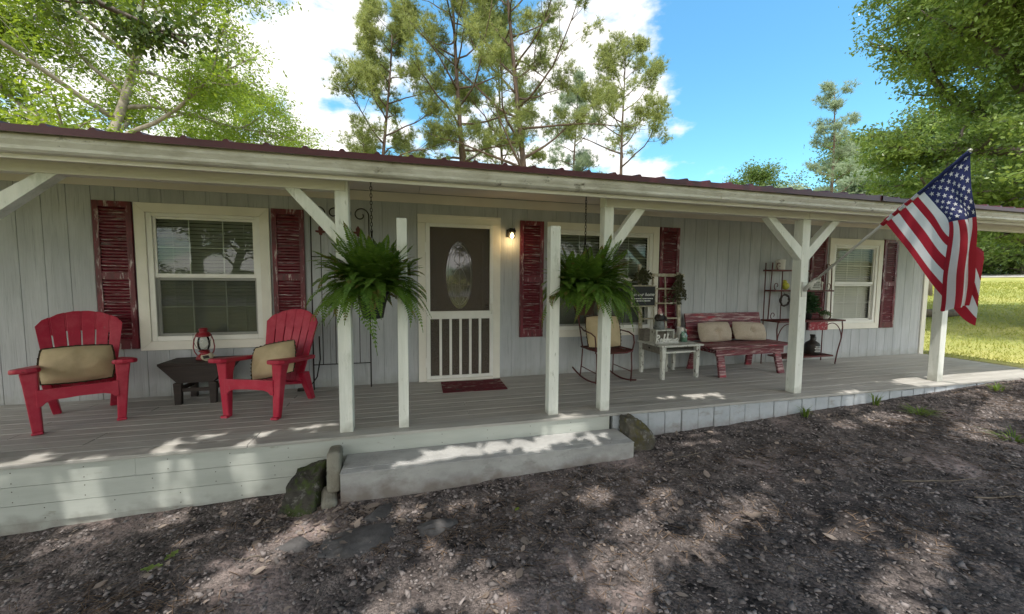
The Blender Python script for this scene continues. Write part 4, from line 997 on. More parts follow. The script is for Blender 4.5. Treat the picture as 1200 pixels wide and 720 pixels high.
b = MB(); b.box(-.18,.19,-.012,.012,.0005,.006); b.build('base', M['whitepaint'], t)
t = thing('glass_jar', 'pale green glass jar at the right end of the chipped white table', 'jar', onT(3.58,-.42))
b = MB(); b.lathe([(.045,.001),(.05,.01),(.05,.10),(.034,.125),(.034,.145),(.038,.147)],n=18,cap=False); b.lathe([(.0,.004),(.046,.004)],n=18,cap=False); b.build('body', M['greenglass'], t)
b = MB(); b.lathe([(.042,.005),(.044,.03),(.042,.07)],n=18); b.build('filling', mat('sea_glass_filling',(.35,.5,.43),.6), t)
t = thing('pitcher', 'plain white ceramic pitcher behind the pale green jar', 'pitcher', onT(3.64,-.27))
b = MB(); b.lathe([(.05,.001),(.06,.02),(.062,.08),(.05,.14),(.048,.17),(.055,.185),(.05,.184),(.043,.165)],n=18); b.build('body', M['ceramic'], t)
b = MB(); b.tube([(.05,0,.16),(.095,0,.15),(.10,0,.09),(.06,0,.05)],.008,6); b.build('handle', M['ceramic'], t)
t = thing('wooden_box', 'small weathered grey wooden box at the left end of the chipped white table', 'box', onT(3.12,-.20), R(3))
b = MB(); b.box(-.06,.06,-.06,.06,.0005,.15); b.build('body', M['greywood'], t, .004); b = MB(); b.box(-.065,.065,-.065,.065,.1505,.165); b.build('lid', M['greywood'], t, .003)

# old window frame leaning on the wall
t = thing('window_frame', 'old empty cream window frame with muntins leaning on the wall behind the white table', 'old frame', (3.41,-.13,TZ))
lean = lambda z: -.0+.075*z
def fb(b, x0, x1, z0, z1, d=.03): 
    b.hexa([(x0,lean(z0)-d/2,z0),(x1,lean(z0)-d/2,z0),(x1,lean(z0)+d/2,z0),(x0,lean(z0)+d/2,z0),(x0,lean(z1)-d/2,z1),(x1,lean(z1)-d/2,z1),(x1,lean(z1)+d/2,z1),(x0,lean(z1)+d/2,z1)])
for x0, x1, z1 in ((-.345,-.295,1.08),(.295,.345,.97)):
    b = MB(); fb(b, x0, x1, .0, z1); b.build('stile', M['oldwood'], t, .003)
b = MB(); fb(b,-.294,.42,.905,.95); b.build('rail', M['oldwood'], t, .003)
b = MB(); fb(b,-.294,.294,.01,.06); b.build('rail', M['oldwood'], t, .003)
b = MB()
for z in (.30,.52,.73): fb(b,-.294,.294,z-.011,z+.011,.018)
for x in (-.10,.10): fb(b,x-.009,x+.009,.061,.904,.0165)
b.build('muntins', M['oldwood'], t)
# black sign on the frame
t = thing('letter_board', 'small black sign with white lettering hung on the old window frame', 'sign', (3.08,-.185,.955), R(2))
b = MB(); b.box(-.185,.185,-.006,.004,.0,.27); b.build('panel', M['board'], t)
b = MB(); b.box(-.20,-.1855,-.014,.006,-.015,.285); b.box(.1855,.20,-.014,.006,-.015,.285); b.box(-.185,.185,-.014,.006,.2705,.285); b.box(-.185,.185,-.014,.006,-.015,-.0005); b.build('frame', M['oldwood'], t)
o = text_mesh('lettering', 'in our home', .068, M['whitepaint'], t, .001, .35); o.location = (0,-.0085,.135)
b = MB(); rg = random.Random(5)
for z, n in ((.098,15),(.066,11)):
    x = -.155 if n == 15 else -.115
    while x < (.15 if n == 15 else .115):
        ww = rg.uniform(.012,.03); b.box(x,x+ww,-.0085,-.0065,z-.006,z+.007); x += ww+.007
b.build('small_lettering', M['whitepaint'], t)
# dried stems
def stems(name, label, cat, loc, n, L0, L1, spread, seed, lm, size, down=True):
    t = thing(name, label, cat, loc); rg = random.Random(seed); b = MB(); V_ = []; Fq_ = []
    for k in range(n):
        a = rg.uniform(0,2*math.pi); sp = rg.uniform(.1,1)*spread; ln = rg.uniform(L0,L1); sgn = -1 if down else 1
        P = [Vector((math.cos(a)*sp*s*ln, math.sin(a)*sp*s*ln*.45-.01, sgn*ln*s*(1-.15*s*sp))) for s in np.linspace(0,1,7)]
        b.tube(P, [.004-.0025*i/6 for i in range(7)], 4)
        for i in range(1, 7):
            for q in range(5):
                D = Vector((rg.gauss(0,1),rg.gauss(0,.6),rg.gauss(-.5,1))).normalized(); S = D.cross(Vector((rg.random(),rg.random(),rg.random()))).normalized()
                c = P[i]; base = len(V_); V_ += [c, c+D*size*.5+S*size*.22, c+D*size, c+D*size*.5-S*size*.22]; Fq_.append((base,base+1,base+2,base+3))
    b.build('stems', M['twig'], t); np_mesh('leaves', [tuple(v) for v in V_], Fq_, lm, t); return t
dried = leaf_mat('dried_green', (.045,.05,.022), (.10,.10,.05), .15, .8, 6)
stems('dried_bunch', 'bunch of dried greenery hanging upside down on the right corner of the old frame', 'dried greenery', (3.70,-.13,1.43), 16, .30,.46,.55,3, dried, .05)
stems('dried_sprig', 'small dark sprig of dried leaves tied on the left corner of the old frame', 'dried sprig', (3.09,-.12,1.47), 9, .12,.2,1.3,6, dried, .06)

# worn red bench
t = thing('bench', 'worn red plank bench with a two-board back against the grey wall', 'bench', (4.50,-.40,0), R(2)); m = M['redwood']
b = MB()
for k in range(2): b.box(-.72,.72,-.30+k*.232,-.30+k*.232+.229,.395,.425)
b.build('seat', m, t, .005)
b = MB(); b.box(-.60,.60,-.245,-.222,.285,.3945); b.build('apron', m, t, .004)
for z0, z1, nm in ((.44,.60,0),(.604,.70,0),(.704,.83,0)):
    yb = lambda z: .185+.09*(z-.42)/.4
    b = MB(); b.hexa([(-.70,yb(z0)-.013,z0),(.70,yb(z0)-.013,z0),(.70,yb(z0)+.013,z0),(-.70,yb(z0)+.013,z0),(-.70,yb(z1)-.013,z1),(.70,yb(z1)-.013,z1),(.70,yb(z1)+.013,z1),(-.70,yb(z1)+.013,z1)])
    b.build('backrest_board', m, t, .004)
for s in (-1,1):
    b = MB(); b.hexa([(s*.52-.055,-.30,0),(s*.52+.055,-.30,0),(s*.52+.055,-.262,0),(s*.52-.055,-.262,0),(s*.50-.055,-.21,.392),(s*.50+.055,-.21,.392),(s*.50+.055,-.172,.392),(s*.50-.055,-.172,.392)])
    # widen into a slanted plank
    b.build('leg', m, t, .004)
    b = MB(); b.hexa([(s*.55-.055,.27,0),(s*.55+.055,.27,0),(s*.55+.055,.308,0),(s*.55-.055,.308,0),(s*.52-.05,.20,.394),(s*.52+.05,.20,.394),(s*.52+.05,.238,.394),(s*.52-.05,.238,.394)]); b.build('leg', m, t, .004)
    b = MB(); b.box(s*.50-.018,s*.50+.018,-.165,.195,.30,.39); b.build('cross_piece', m, t, .003)
    b = MB(); b.hexa([(s*.60-.03,.212,.426),(s*.60+.03,.212,.426),(s*.60+.03,.235,.426),(s*.60-.03,.235,.426),(s*.60-.03,.295,.80),(s*.60+.03,.295,.80),(s*.60+.03,.315,.80),(s*.60-.03,.315,.80)]); b.build('back_post', m, t, .003)
pillow('pillow', 'taupe tufted lumbar pillow at the left of the red bench, beside the white table', .58,.29,.16, rel((4.5,-.4,0),R(2),(-.33,.075,.575)), R(-16), R(-1), R(2), M['linen'], False, True, 2)
pillow('pillow', 'taupe tufted lumbar pillow at the right of the red bench, leaning lower', .60,.28,.16, rel((4.5,-.4,0),R(2),(.29,.06,.57)), R(-20), R(4), R(2), M['linen'], False, True, 6)

# baker's rack
t = thing('bakers_rack', 'rusty red iron shelf rack with scrolls standing under the right window', 'shelf rack', (5.93,-.20,0)); m = M['rust']
for s in (-1,1):
    b = MB(); b.tube([(s*.62,.12,0),(s*.62,.12,1.60)], .008, 6); b.build('back_post', m, t)
for s in (-1,1):
    b = MB(); b.tube([(s*.54,-.16,0),(s*.58,-.16,.2),(s*.645,-.16,.42),(s*.66,-.16,.58),(s*.64,-.16,.70)], .009, 6); b.build('leg', m, t)
    b = MB(); b.tube([(s*.64,.02,.72),(s*.62,.02,1.16),(s*.60,.02,1.60)], .008, 6); b.tube([(s*.40,.02,.72),(s*.40,.02,1.55)], .007, 6); b.build('upright', m, t)
    for z, xx in ((.705,.62),(1.165,.58),(1.48,.55)):
        b = MB(); P = [(s*(xx-.055+.055*(1-.75*k/16)*math.cos(-1.2+k*.33)), .0, z+.075+.065*(1-.75*k/16)*math.sin(-1.2+k*.33)) for k in range(17)]; b.tube(P, .006, 5); b.build('scroll', m, t)
    b = MB(); b.tube([(s*(.64-.42*math.sin(a*.5)**2-.0),-.16,.40+.26*math.sin(a)) for a in np.linspace(0,2.4,14)], .007, 5); b.build('arch', m, t)
for z, hw, d0, d1 in ((.70,.66,-.20,.13),(1.165,.60,-.04,.13),(1.48,.36,-.02,.13),(.135,.50,-.16,.12)):
    b = MB()
    parts_ = [(-hw,hw)] if z != 1.48 else [(-.66,-.26),(.02,.40)]
    for x0, x1 in parts_:
        b.box(x0,x1,d0,d0+.014,z-.012,z+.012); b.box(x0,x1,d1-.014,d1,z-.012,z+.012); b.box(x0,x0+.014,d0+.0145,d1-.0145,z-.012,z+.012); b.box(x1-.014,x1,d0+.0145,d1-.0145,z-.012,z+.012)
        n = int((x1-x0)/.035)
        for k in range(1, n): xk = x0+(x1-x0)*k/n; b.box(xk-.005,xk+.005,d0+.0145,d1-.0145,z-.004,z+.005)
    b.build('shelf', m, t)
b = MB(); b.box(-.10,.27,-.215,-.203,.56,.685); b.build('front_panel', mat('worn_red_panel',(.30,.02,.035),.6,(.22,.015,.025),(10,10,10),extra=[((.42,.33,.33),(16,16,24),(.57,.66))]), t)
RK = (5.93,-.20)
t = thing('flower_pot', 'plain off-white crock on the top left shelf of the iron rack', 'crock', (5.50,-.16,1.493))
b = MB(); b.lathe([(.06,0),(.065,.01),(.068,.13),(.072,.14),(.072,.155),(.062,.155),(.058,.02)],n=18); b.build('body', M['ceramic'], t)
b = MB(); b.lathe([(.0,.12),(.06,.12)],n=18,cap=False); b.build('soil', M['fringe'], t)
t = thing('bird_figurine', 'small yellow-green bird ornament on the middle left shelf of the iron rack', 'figurine', (5.60,-.18,1.178))
b = MB(); blob(0,0,.06,.06,.05,.06); blob(-.02,-.0,.125,.034,.032,.034); b.build('body', M['yellow'], t)
b = MB(); b.add([(-.05,-.01,.12),(-.05,.01,.12),(-.05,0,.135),(-.085,0,.122)],[(0,1,3),(1,2,3),(2,0,3),(0,2,1)]); b.build('beak', M['cream'], t)
t = thing('twig_wreath', 'small dark round twig wreath hanging under the middle left shelf of the iron rack', 'wreath', (5.52,-.25,1.02))
b = MB(); rg = random.Random(2)
for k in range(5): b.tube([((.085+rg.uniform(-.012,.012))*math.cos(a),rg.uniform(-.012,.012),(.085+rg.uniform(-.012,.012))*math.sin(a)) for a in np.linspace(0,2*math.pi,26)], .008, 5)
b.build('ring', M['dkwood'], t); b = MB(); b.tube([(0,0,.09),(0,.03,.135)],.003,4); b.build('hook', M['iron'], t)
t = thing('hanging_ornament', 'pale oval wooden ornament hanging beside the twig wreath on the iron rack', 'ornament', (5.66,-.26,.99))
b = MB(); blob(0,0,0,.04,.012,.09); b.build('plaque', M['cream'], t); b = MB(); b.tube([(0,0,.085),(0,.03,.165)],.003,4); b.build('hook', M['iron'], t)
t = thing('house_sign', 'small white house-shaped sign with dark lettering on the iron rack', 'sign', (6.235,-.17,1.178), R(0))
b = MB(); b.prism([(-.125,0),(.125,0),(.125,.11),(.155,.11),(0,.20),(-.155,.11),(-.125,.11)], lambda a,c,d:(a,d,c), -.012, .012); b.box(.06,.085,-.01,.01,.165,.2); b.build('panel', M['whitewood'], t)
b = MB()
for z, x0, x1 in ((.125,-.05,.05),(.095,-.09,.09),(.065,-.07,.08),(.035,-.085,.06)):
    x = x0
    while x < x1: ww = rg.uniform(.012,.035); b.box(x,x+ww,-.0145,-.0125,z-.007,z+.007); x += ww+.008
b.build('small_lettering', M['board'], t)
def bush(name, label, cat, loc, r, h, n, size, lm, potm, seed, pot=(.06,.09)):
    t = thing(name, label, cat, loc); rg = random.Random(seed); V_ = []; Fq_ = []; b = MB()
    b.lathe([(pot[0]*.8,0),(pot[0],pot[1]*.9),(pot[0]*1.08,pot[1]),(pot[0]*.9,pot[1]),(pot[0]*.8,pot[1]*.8)],n=14); b.build('pot', potm, t)
    for k in range(n):
        c = Vector((rg.gauss(0,.42)*r, rg.gauss(0,.35)*r, pot[1]+h*rg.random()**.8)); k_ = 1-.55*(c.z-pot[1])/h; c.x *= k_; c.y *= k_
        D = Vector((c.x*2/r+rg.gauss(0,.6),c.y*2/r+rg.gauss(0,.6),rg.gauss(.3,.6))).normalized(); S = D.cross(Vector((rg.random(),rg.random(),rg.random()))).normalized()
        base = len(V_); V_ += [c,c+D*size*.5+S*size*.2,c+D*size,c+D*size*.5-S*size*.2]; Fq_.append((base,base+1,base+2,base+3))
    np_mesh('foliage', [tuple(v) for v in V_], Fq_, lm, t); return t
bush('potted_plant', 'dark green bushy potted plant on the iron rack behind the porch post', 'plant', (6.06,-.20,.713), .2,.30,520,.075, leaf_mat('dark_green_leaf',(.015,.045,.018),(.045,.10,.035),.2,.5,5), M['blackpot'], 4)
bush('potted_plant', 'tiny pale green potted succulent at the right end of the iron rack', 'plant', (6.36,-.26,.713), .09,.05,120,.04, leaf_mat('pale_succulent',(.10,.17,.08),(.2,.28,.13),.2,.5,5), M['ceramic'], 5, (.04,.06))
t = thing('jug', 'black bottle-shaped jug with white lettering on the lowest shelf of the iron rack', 'jug', (6.165,-.22,.148))
b = MB(); b.lathe([(.095,0),(.105,.012),(.105,.15),(.09,.185),(.045,.215),(.032,.235),(.03,.29),(.038,.295),(.038,.315),(.028,.318)],n=20); b.build('body', M['iron'], t)
b = MB(); b.tube([(.03,0,.28),(.065,0,.275),(.07,0,.235),(.05,0,.212)],.007,6); b.build('handle', M['iron'], t)
b = MB()
for z, nn in ((.13,5),(.105,6),(.08,5),(.055,6)):
    for k in range(nn):
        a = -math.pi/2+(k-(nn-1)/2)*.2; r_ = .1062; w2 = .065
        b.add([(r_*math.cos(a-w2),r_*math.sin(a-w2),z-.006),(r_*math.cos(a+w2),r_*math.sin(a+w2),z-.006),(r_*math.cos(a+w2),r_*math.sin(a+w2),z+.006),(r_*math.cos(a-w2),r_*math.sin(a-w2),z+.006)],[(0,1,2,3)])
b.build('small_lettering', M['whitepaint'], t)

# ------------------------------------------------------------------ flag on its pole
t = thing('flag', 'striped flag with starred blue canton on a slanted pole from the porch post', 'flag', (0,0,0))
TIP = Vector((4.302,-2.80,2.355)); BR = Vector((4.28,-1.555,1.24)); DIRP = (TIP-BR).normalized()
b = MB(); b.tube([BR+DIRP*.02, TIP], .0125, 10); b.lathe([(.0,0),(.014,.004),(.015,.014),(.008,.022),(0,.024)],TIP,12); b.build('pole', M['alu'], t)
b = MB(); b.box(4.245,4.315,-1.532,-1.5205,1.13,1.30); b.tube([Vector((4.28,-1.533,1.20)), BR+DIRP*.0, BR+DIRP*.13], .022, 10); b.build('bracket', M['alu'], t)
hd = Vector((DIRP.x,DIRP.y,0)).normalized(); NRM = Vector((hd.y,-hd.x,0))
if NRM.x > 0: NRM = -NRM           # toward the viewer's side (-x)
# cloth: guide curves from hoist to fly, (outward, up, toward viewer) from the pole tip
GS = [0, .15, .30, .40, .46, .615, .72, .86, 1.0]
G = [[(-.557,-.461,0),(-.379,-.695,.03),(-.233,-.917,.04),(-.093,-1.170,.0),(.010,-1.340,-.05),(.085,-1.405,-.06)],
     [(-.462,-.381,0),(-.298,-.635,.02),(-.150,-.870,.03),(-.019,-1.060,-.02),(.050,-1.150,-.07),(.088,-1.260,-.08)],
     [(-.372,-.305,0),(-.223,-.525,.015),(-.094,-.730,.03),(.020,-.860,-.02),(.060,-.930,-.07),(.084,-1.060,-.09)],
     [(-.318,-.262,0),(-.188,-.455,.02),(-.074,-.640,.045),(.000,-.740,.0),(.050,-.760,-.06),(.072,-.800,-.08)],
     [(-.287,-.233,0),(-.163,-.411,.02),(-.056,-.564,.06),(-.055,-.797,.075),(-.060,-1.044,.075),(-.072,-1.262,.065)],
     [(-.205,-.166,0),(-.105,-.365,.03),(.004,-.552,.085),(.030,-.787,.10),(.030,-1.032,.10),(.028,-1.264,.09)],
     [(-.149,-.121,0),(-.060,-.335,.02),(.033,-.545,.04),(.066,-.780,.05),(.066,-1.022,.05),(.060,-1.252,.045)],
     [(-.074,-.060,0),(-.015,-.300,.03),(.030,-.535,.005),(.022,-.775,.0),(.022,-1.015,.0),(.022,-1.246,.0)],
     [(.002,-.001,0),(.029,-.263,.005),(.056,-.525,-.03),(.070,-.770,-.04),(.068,-1.010,-.04),(.058,-1.240,-.035)]]
G = np.array(G)
def crv(P, t):
    n = len(P)-1; x = min(max(t*n,0),n-1e-6); i = int(x); f = x-i
    p0,p1,p2,p3 = P[max(i-1,0)],P[i],P[i+1],P[min(i+2,n)]
    return .5*((2*p1)+(p2-p0)*f+(2*p0-5*p1+4*p2-p3)*f*f+(3*p1-p0-3*p2+p3)*f**3)
def flagpt(s, t):
    i = 0
    while i < len(GS)-2 and s > GS[i+1]: i += 1
    f = (s-GS[i])/(GS[i+1]-GS[i])
    p0,p1,p2,p3 = [crv(G[k], t) for k in (max(i-1,0), i, i+1, min(i+2,len(GS)-1))]
    m1 = (p2-p0)/2; m2 = (p3-p1)/2
    q = (2*f**3-3*f**2+1)*p1+(f**3-2*f**2+f)*m1+(-2*f**3+3*f**2)*p2+(f**3-f**2)*m2
    rip = .012*math.sin(s*13+t*5)*t + .008*math.sin(t*16+s*4)*min(1,t*2)
    return TIP + hd*q[0] + Vector((0,0,q[1])) + NRM*(q[2]+rip)
NS, NT = 39, 50
def flagmat(u, v):   # u along fly, v along hoist (0 bottom)
    if v > 6/13 and u < .4: return 2
    return 0 if int(v*13) % 2 == 0 else 1
b = MB()
b.grid(NT, NS, lambda u,v: flagpt(v,u), mfn=flagmat)
e_ = .004
def star(cs, ct, r):
    P = []
    for k in range(10):
        a = math.pi/2+k*math.pi/5; rr_ = r if k%2==0 else r*.40
        P.append((cs+rr_*math.sin(a)/.76, ct+rr_*math.cos(a)/1.22))
    for sg in (1,-1):
        vs = []
        for (s_,t_) in [(cs,ct)]+P:
            p = flagpt(s_,t_); ds = flagpt(min(s_+.01,1),t_)-flagpt(s_-.01,t_); dt = flagpt(s_,t_+.01)-flagpt(s_,max(t_-.01,0)); n_ = ds.cross(dt).normalized()
            vs.append(p+n_*e_*sg)
        b.add(vs, [(0,k,k%10+1) for k in range(1,11)], 1, True)
for row in range(9):
    n = 6 if row%2==0 else 5
    for k in range(n):
        star(1-(row+1)*.0535*1.0, .4*((k+.5 if n==6 else k+1)/6), .0232)
cloth = b.build('cloth', [M['flagred'],M['flagwhite'],M['flagblue']], t)
b = MB(); ex = DIRP.cross(Vector((0,0,1))).normalized(); ey = ex.cross(DIRP)
b.grid(39,10,lambda u,v: TIP-DIRP*.757*(1-u)+(ex*math.cos(6.2832*v)+ey*math.sin(6.2832*v))*(.0175+.0015*math.sin(u*40+v*9)), mfn=lambda u,v: 2 if u>6/13 else (0 if int(u*13)%2==0 else 1))
b.build('sleeve', [M['flagred'],M['flagwhite'],M['flagblue']], t)


# sun patches and deep shade on the yard, as ground positions (x, y, half-width, half-depth, turn)
LIT = [(-2.75,-1.48,.22,.10,.3), (-2.35,-1.63,.20,.17,.2), (-2.6,-1.38,.12,.07,.3), (-1.83,-1.36,.17,.08,.4), (-1.82,-1.62,.13,.13,0), (-1.66,-1.21,.14,.07,.2), (-1.30,-1.62,.13,.16,0),
       (-1.28,-1.30,.12,.10,.5), (-.92,-1.27,.17,.07,.2), (.33,-1.76,.42,.13,.1), (.95,-1.75,.42,.14,0), (1.5,-1.74,.25,.12,0), (-.1,-1.88,.2,.1,.2), (1.3,-1.55,.26,.10,.2),
       (2.34,-1.09,.22,.09,.1), (2.9,-1.12,.34,.09,.1), (3.2,-1.29,.3,.09,.1), (7.0,-1.4,.9,.35,0), (5.0,-1.54,.3,.1,0), (2.7,-1.83,.35,.12,.1),
       (-1.75,-1.86,.16,.09,.7), (-1.45,-2.07,.24,.09,.7), (-2.36,-1.92,.25,.12,.5), (-1.1,-2.5,.5,.14,.75), (-.75,-2.38,.35,.12,.7), (-1.3,-2.75,.32,.12,.7), (-.1,-2.24,.24,.10,.4), (.4,-2.26,.32,.09,.2),
       (-.05,-2.95,.35,.16,.5), (.3,-3.08,.3,.17,.6), (1.25,-2.42,.22,.13,.3), (1.2,-3.0,.36,.2,.5), (1.0,-3.3,.3,.15,.5), (2.15,-2.88,.42,.17,.3), (1.7,-3.06,.35,.17,.5), (1.6,-2.62,.3,.14,.4),
       (2.6,-3.2,.35,.14,.2), (2.7,-3.55,.4,.13,.3), (2.3,-3.7,.3,.14,.4), (2.9,-2.74,.2,.1,.2), (4.7,-1.95,.55,.22,0), (5.3,-2.5,.5,.2,.2), (6.4,-2.2,.6,.25,.2)]
DARK = []
TWIGS = [(-2.75,-2.15,.55,R(20),'curved pale twig lying on the dark gravel near the left end of the fascia',.35,.004,1),
         (-1.75,-2.75,.45,R(55),'straight thin twig lying on the shaded gravel at the lower left',.03,.003,2),
         (-1.15,-2.35,.28,R(-60),'short curled twig on the gravel in front of the mossy boulder',.4,.004,3),
         (2.05,-2.15,.7,R(5),'long thin twig on the gravel right of the step end',.1,.004,4),
         (3.55,-2.95,.6,R(-12),'straight twig lying across a sunny patch of gravel at the right',.05,.006,5),
         (3.75,-3.25,.35,R(-15),'shorter bare twig nearest the lower right of the yard',.06,.006,6)]
OLEAF = [(2.05,-2.95,.14,R(-20),'pale curled dead oak leaf on sunlit gravel at the lower middle','dryleaf',.9),
         (-1.62,-2.35,.10,R(10),'fresh green oak leaf fallen on the gravel left of the boulder, lower of the pair','oakleaf',.2),
         (-1.54,-2.28,.09,R(70),'fresh green oak leaf fallen on the gravel left of the boulder, upper of the pair','oakleaf',.2),
         (.62,-2.45,.05,R(40),'tiny bright green leaf on the dark gravel in front of the step','limeleaf',.2),
         (2.1,-2.1,.12,R(30),'tan dry oak leaf on the gravel just right of the step end','dryleaf',.4),
         (-1.0,-2.06,.13,R(70),'tan dry oak leaf stuck on the face of the mossy boulder','dryleaf',.3)]
WEEDS = [(4.15,-1.72,30,.16,.10,'small green grass tuft against the blocks below the post with two braces',1),
         (5.25,-1.70,22,.20,.09,'thin green weed growing up against the blocks right of the post with two braces',2),
         (5.35,-2.05,60,.09,.22,'low sparse grass patch on the gravel in front of the blocks',3),
         (7.1,-1.85,40,.13,.14,'dry grass tuft at the block row near the flag end of the deck',4),
         (7.2,-2.35,46,.20,.22,'bright green grass tuft alone on the gravel at the far right',5),
         (5.35,-2.75,34,.10,.24,'flattened pale green weed on the gravel at the right',6)]

# ------------------------------------------------------------------ vegetation
npr = np.random.default_rng(11)
def leaves_np(P, D, size, asp=.45, droop=0.):
    """one folded leaf (two triangles sharing a quad) at each P with random frame around D"""
    n = len(P); D = D/np.linalg.norm(D,axis=1,keepdims=True)
    Rv = npr.normal(size=(n,3)); S = np.cross(D,Rv); S /= np.linalg.norm(S,axis=1,keepdims=True)+1e-9
    sz = size*(.5+1.0*npr.random((n,1))**1.3)
    A = P; Bq = P+D*sz*.5+S*sz*asp*.5; Cq = P+D*sz; Dq = P+D*sz*.5-S*sz*asp*.5
    V = np.stack([A,Bq,Cq,Dq],1).reshape(-1,3); F = np.arange(4*n).reshape(n,4)
    return V, F
def curve_pts(p, d, ln, n, rg, wob, grav):
    P = [Vector(p)]; d = Vector(d).normalized()
    for k in range(n):
        d = (d+Vector((rg.gauss(0,wob),rg.gauss(0,wob),rg.gauss(0,wob)+grav))).normalized(); P.append(P[-1]+d*ln/n)
    return P
def broadleaf(name, label, base, H, tr, crown_r, seed, leafm, barkm, nleaf, lsize, z0=.28, lean=(0,0), group=None, cat='tree', limbs=16, airy=.0, ell=1.0, sub=6, clump=.35):
    t = thing(name, label, cat, base, 0, group); rg = random.Random(seed); b = MB()
    T = curve_pts((0,0,-.3), (lean[0],lean[1],1), H*.92, 9, rg, .05, .02)
    b.tube(T, [tr*(1-.9*i/9)**.9+.01 for i in range(10)], 9)
    centers = []
    for k in range(limbs):
        f = z0+(1-z0)*((k+.5)/limbs)**.9; i = min(int(f*9),8); p = T[i].lerp(T[i+1], f*9-i)
        az = k*2.39996+rg.uniform(-.5,.5); prof = math.sin(math.pi*min(.97,max(.08,((f-z0)/(1-z0)*.78+.16))))**.7
        ln = crown_r*prof*rg.uniform(.75,1.12); el_ = rg.uniform(.05,.5)+.55*f
        Pl = curve_pts(p, (math.cos(az),math.sin(az),math.tan(min(el_,1.2))), ln, 7, rg, .13, .02)
        r0 = tr*(1-f)*.55+.025
        b.tube(Pl, [r0*(1-.85*j/7) for j in range(8)], 6)
        for q in range(sub):
            g = rg.uniform(.3,1); j = min(int(g*7),6); p2 = Pl[j].lerp(Pl[j+1], g*7-j)
            d2 = (Pl[j+1]-Pl[j]).normalized()+Vector((rg.gauss(0,.7),rg.gauss(0,.7),rg.gauss(.1,.5)))
            l2 = ln*rg.uniform(.22,.42)
            P2 = curve_pts(p2, d2, l2, 5, rg, .2, -.01)
            b.tube(P2, [max(.006,r0*.35*(1-.8*j/5)) for j in range(6)], 4)
            for v in P2[1:]: centers.append((v, l2))
            for w_ in range(5):
                g2 = rg.random(); jj = min(int(g2*5),4); p3 = P2[jj].lerp(P2[jj+1],.5)
                P3 = curve_pts(p3, (rg.gauss(0,1),rg.gauss(0,1),rg.gauss(0,.6)), l2*.5, 3, rg, .2, -.05)
                b.tube(P3, [.008,.006,.004,.003], 3); 
                for v in P3[1:]: centers.append((v, l2*.7))
    b.build('trunk', barkm, t)
    Cn = np.array([tuple(c[0]) for c in centers]); 
    wts = np.ones(len(Cn)); 
    if airy: wts = (npr.random(len(Cn)) > airy)*1.+.04
    idx = npr.choice(len(Cn), nleaf, p=wts/wts.sum())
    P = Cn[idx]+npr.normal(size=(nleaf,3))*np.array([clump,clump,clump*.55])
    D = npr.normal(size=(nleaf,3))*np.array([1,1,.7])+np.array([0,0,-.35])
    V, F = leaves_np(P, D, lsize); np_mesh('crown', V, F, leafm, t)
    return t
def pine(name, label, base, H, tr, seed, nm, crown0=.42, rad=.22, nb=30, ntuft=900, nl=.24, group=None, lean=(0,0), tufts_n=15, fatw=.010):
    t = thing(name, label, 'pine tree', base, 0, group); rg = random.Random(seed); b = MB()
    T = curve_pts((0,0,-.3), (lean[0],lean[1],1), H*.985, 12, rg, .018, .03)
    b.tube(T, [tr*(1-.88*i/12) for i in range(13)], 9); ends = []
    for k in range(nb):
        f = crown0+(1-crown0)*((k+rg.random())/nb)**.85; f = min(f,.985); i = min(int(f*12),11); p = T[i].lerp(T[i+1], f*12-i)
        az = k*2.39996+rg.uniform(-.6,.6); g = (f-crown0)/(1-crown0)
        prof = (.55+.45*min(1,g*3))*(1-.72*g**2.2)
        ln = H*rad*prof*rg.uniform(.55,1.15); el_ = rg.uniform(-.15,.35)+.55*g
        Pl = curve_pts(p, (math.cos(az),math.sin(az),math.tan(el_)), ln, 6, rg, .16, .06)
        r0 = tr*(1-f)*.42+.022; b.tube(Pl, [r0*(1-.8*j/6) for j in range(7)], 5)
        for q in range(rg.randint(5,8)):
            gg = rg.uniform(.42,1); j = min(int(gg*6),5); p2 = Pl[j].lerp(Pl[j+1], gg*6-j)
            d2 = (Pl[j+1]-Pl[j]).normalized()+Vector((rg.gauss(0,.65),rg.gauss(0,.65),rg.gauss(.25,.4)))
            P2 = curve_pts(p2, d2, ln*rg.uniform(.16,.38)+.15, 4, rg, .18, .06); b.tube(P2, [.013,.011,.009,.007,.005], 4)
            for v in P2[3:]: ends.append((v, (P2[-1]-P2[-2]).normalized()))
        ends.append((Pl[-1], (Pl[-1]-Pl[-2]).normalized()))
    ends.append((T[-1], Vector((0,0,1))))
    b.build('trunk', M['pinebark'], t)
    E_ = np.array([tuple(e[0]) for e in ends]); Dn = np.array([tuple(e[1]) for e in ends])
    idx = npr.choice(len(E_), ntuft); P0 = E_[idx]+npr.normal(size=(ntuft,3))*.16; D0 = Dn[idx]
    P = np.repeat(P0, tufts_n, 0); D = np.repeat(D0, tufts_n, 0)*.55+npr.normal(size=(ntuft*tufts_n,3))*.75+np.array([0,0,.22])
    D /= np.linalg.norm(D,axis=1,keepdims=True); n = len(P)
    S = np.cross(D, npr.normal(size=(n,3))); S /= np.linalg.norm(S,axis=1,keepdims=True)
    L_ = nl*(.7+.5*npr.random((n,1)))
    V = np.stack([P-S*fatw, P+S*fatw, P+D*L_],1).reshape(-1,3); np_mesh('crown', V, np.arange(3*n).reshape(n,3), nm, t)
    return t
def at(az, d): return (EYE.x+az[0]*d, EYE.y+az[1]*d, gz(EYE.x+az[0]*d, EYE.y+az[1]*d))
g_p = 'pines behind the house'
pine('pine_tree', 'tall dense pine behind the roof above the first hanging fern, leftmost pine', at((-.09,.996),21), 15.0, .17, 31, M['needle'], 0.22, 0.266, 29, 7953, .23, g_p, (.02,0))
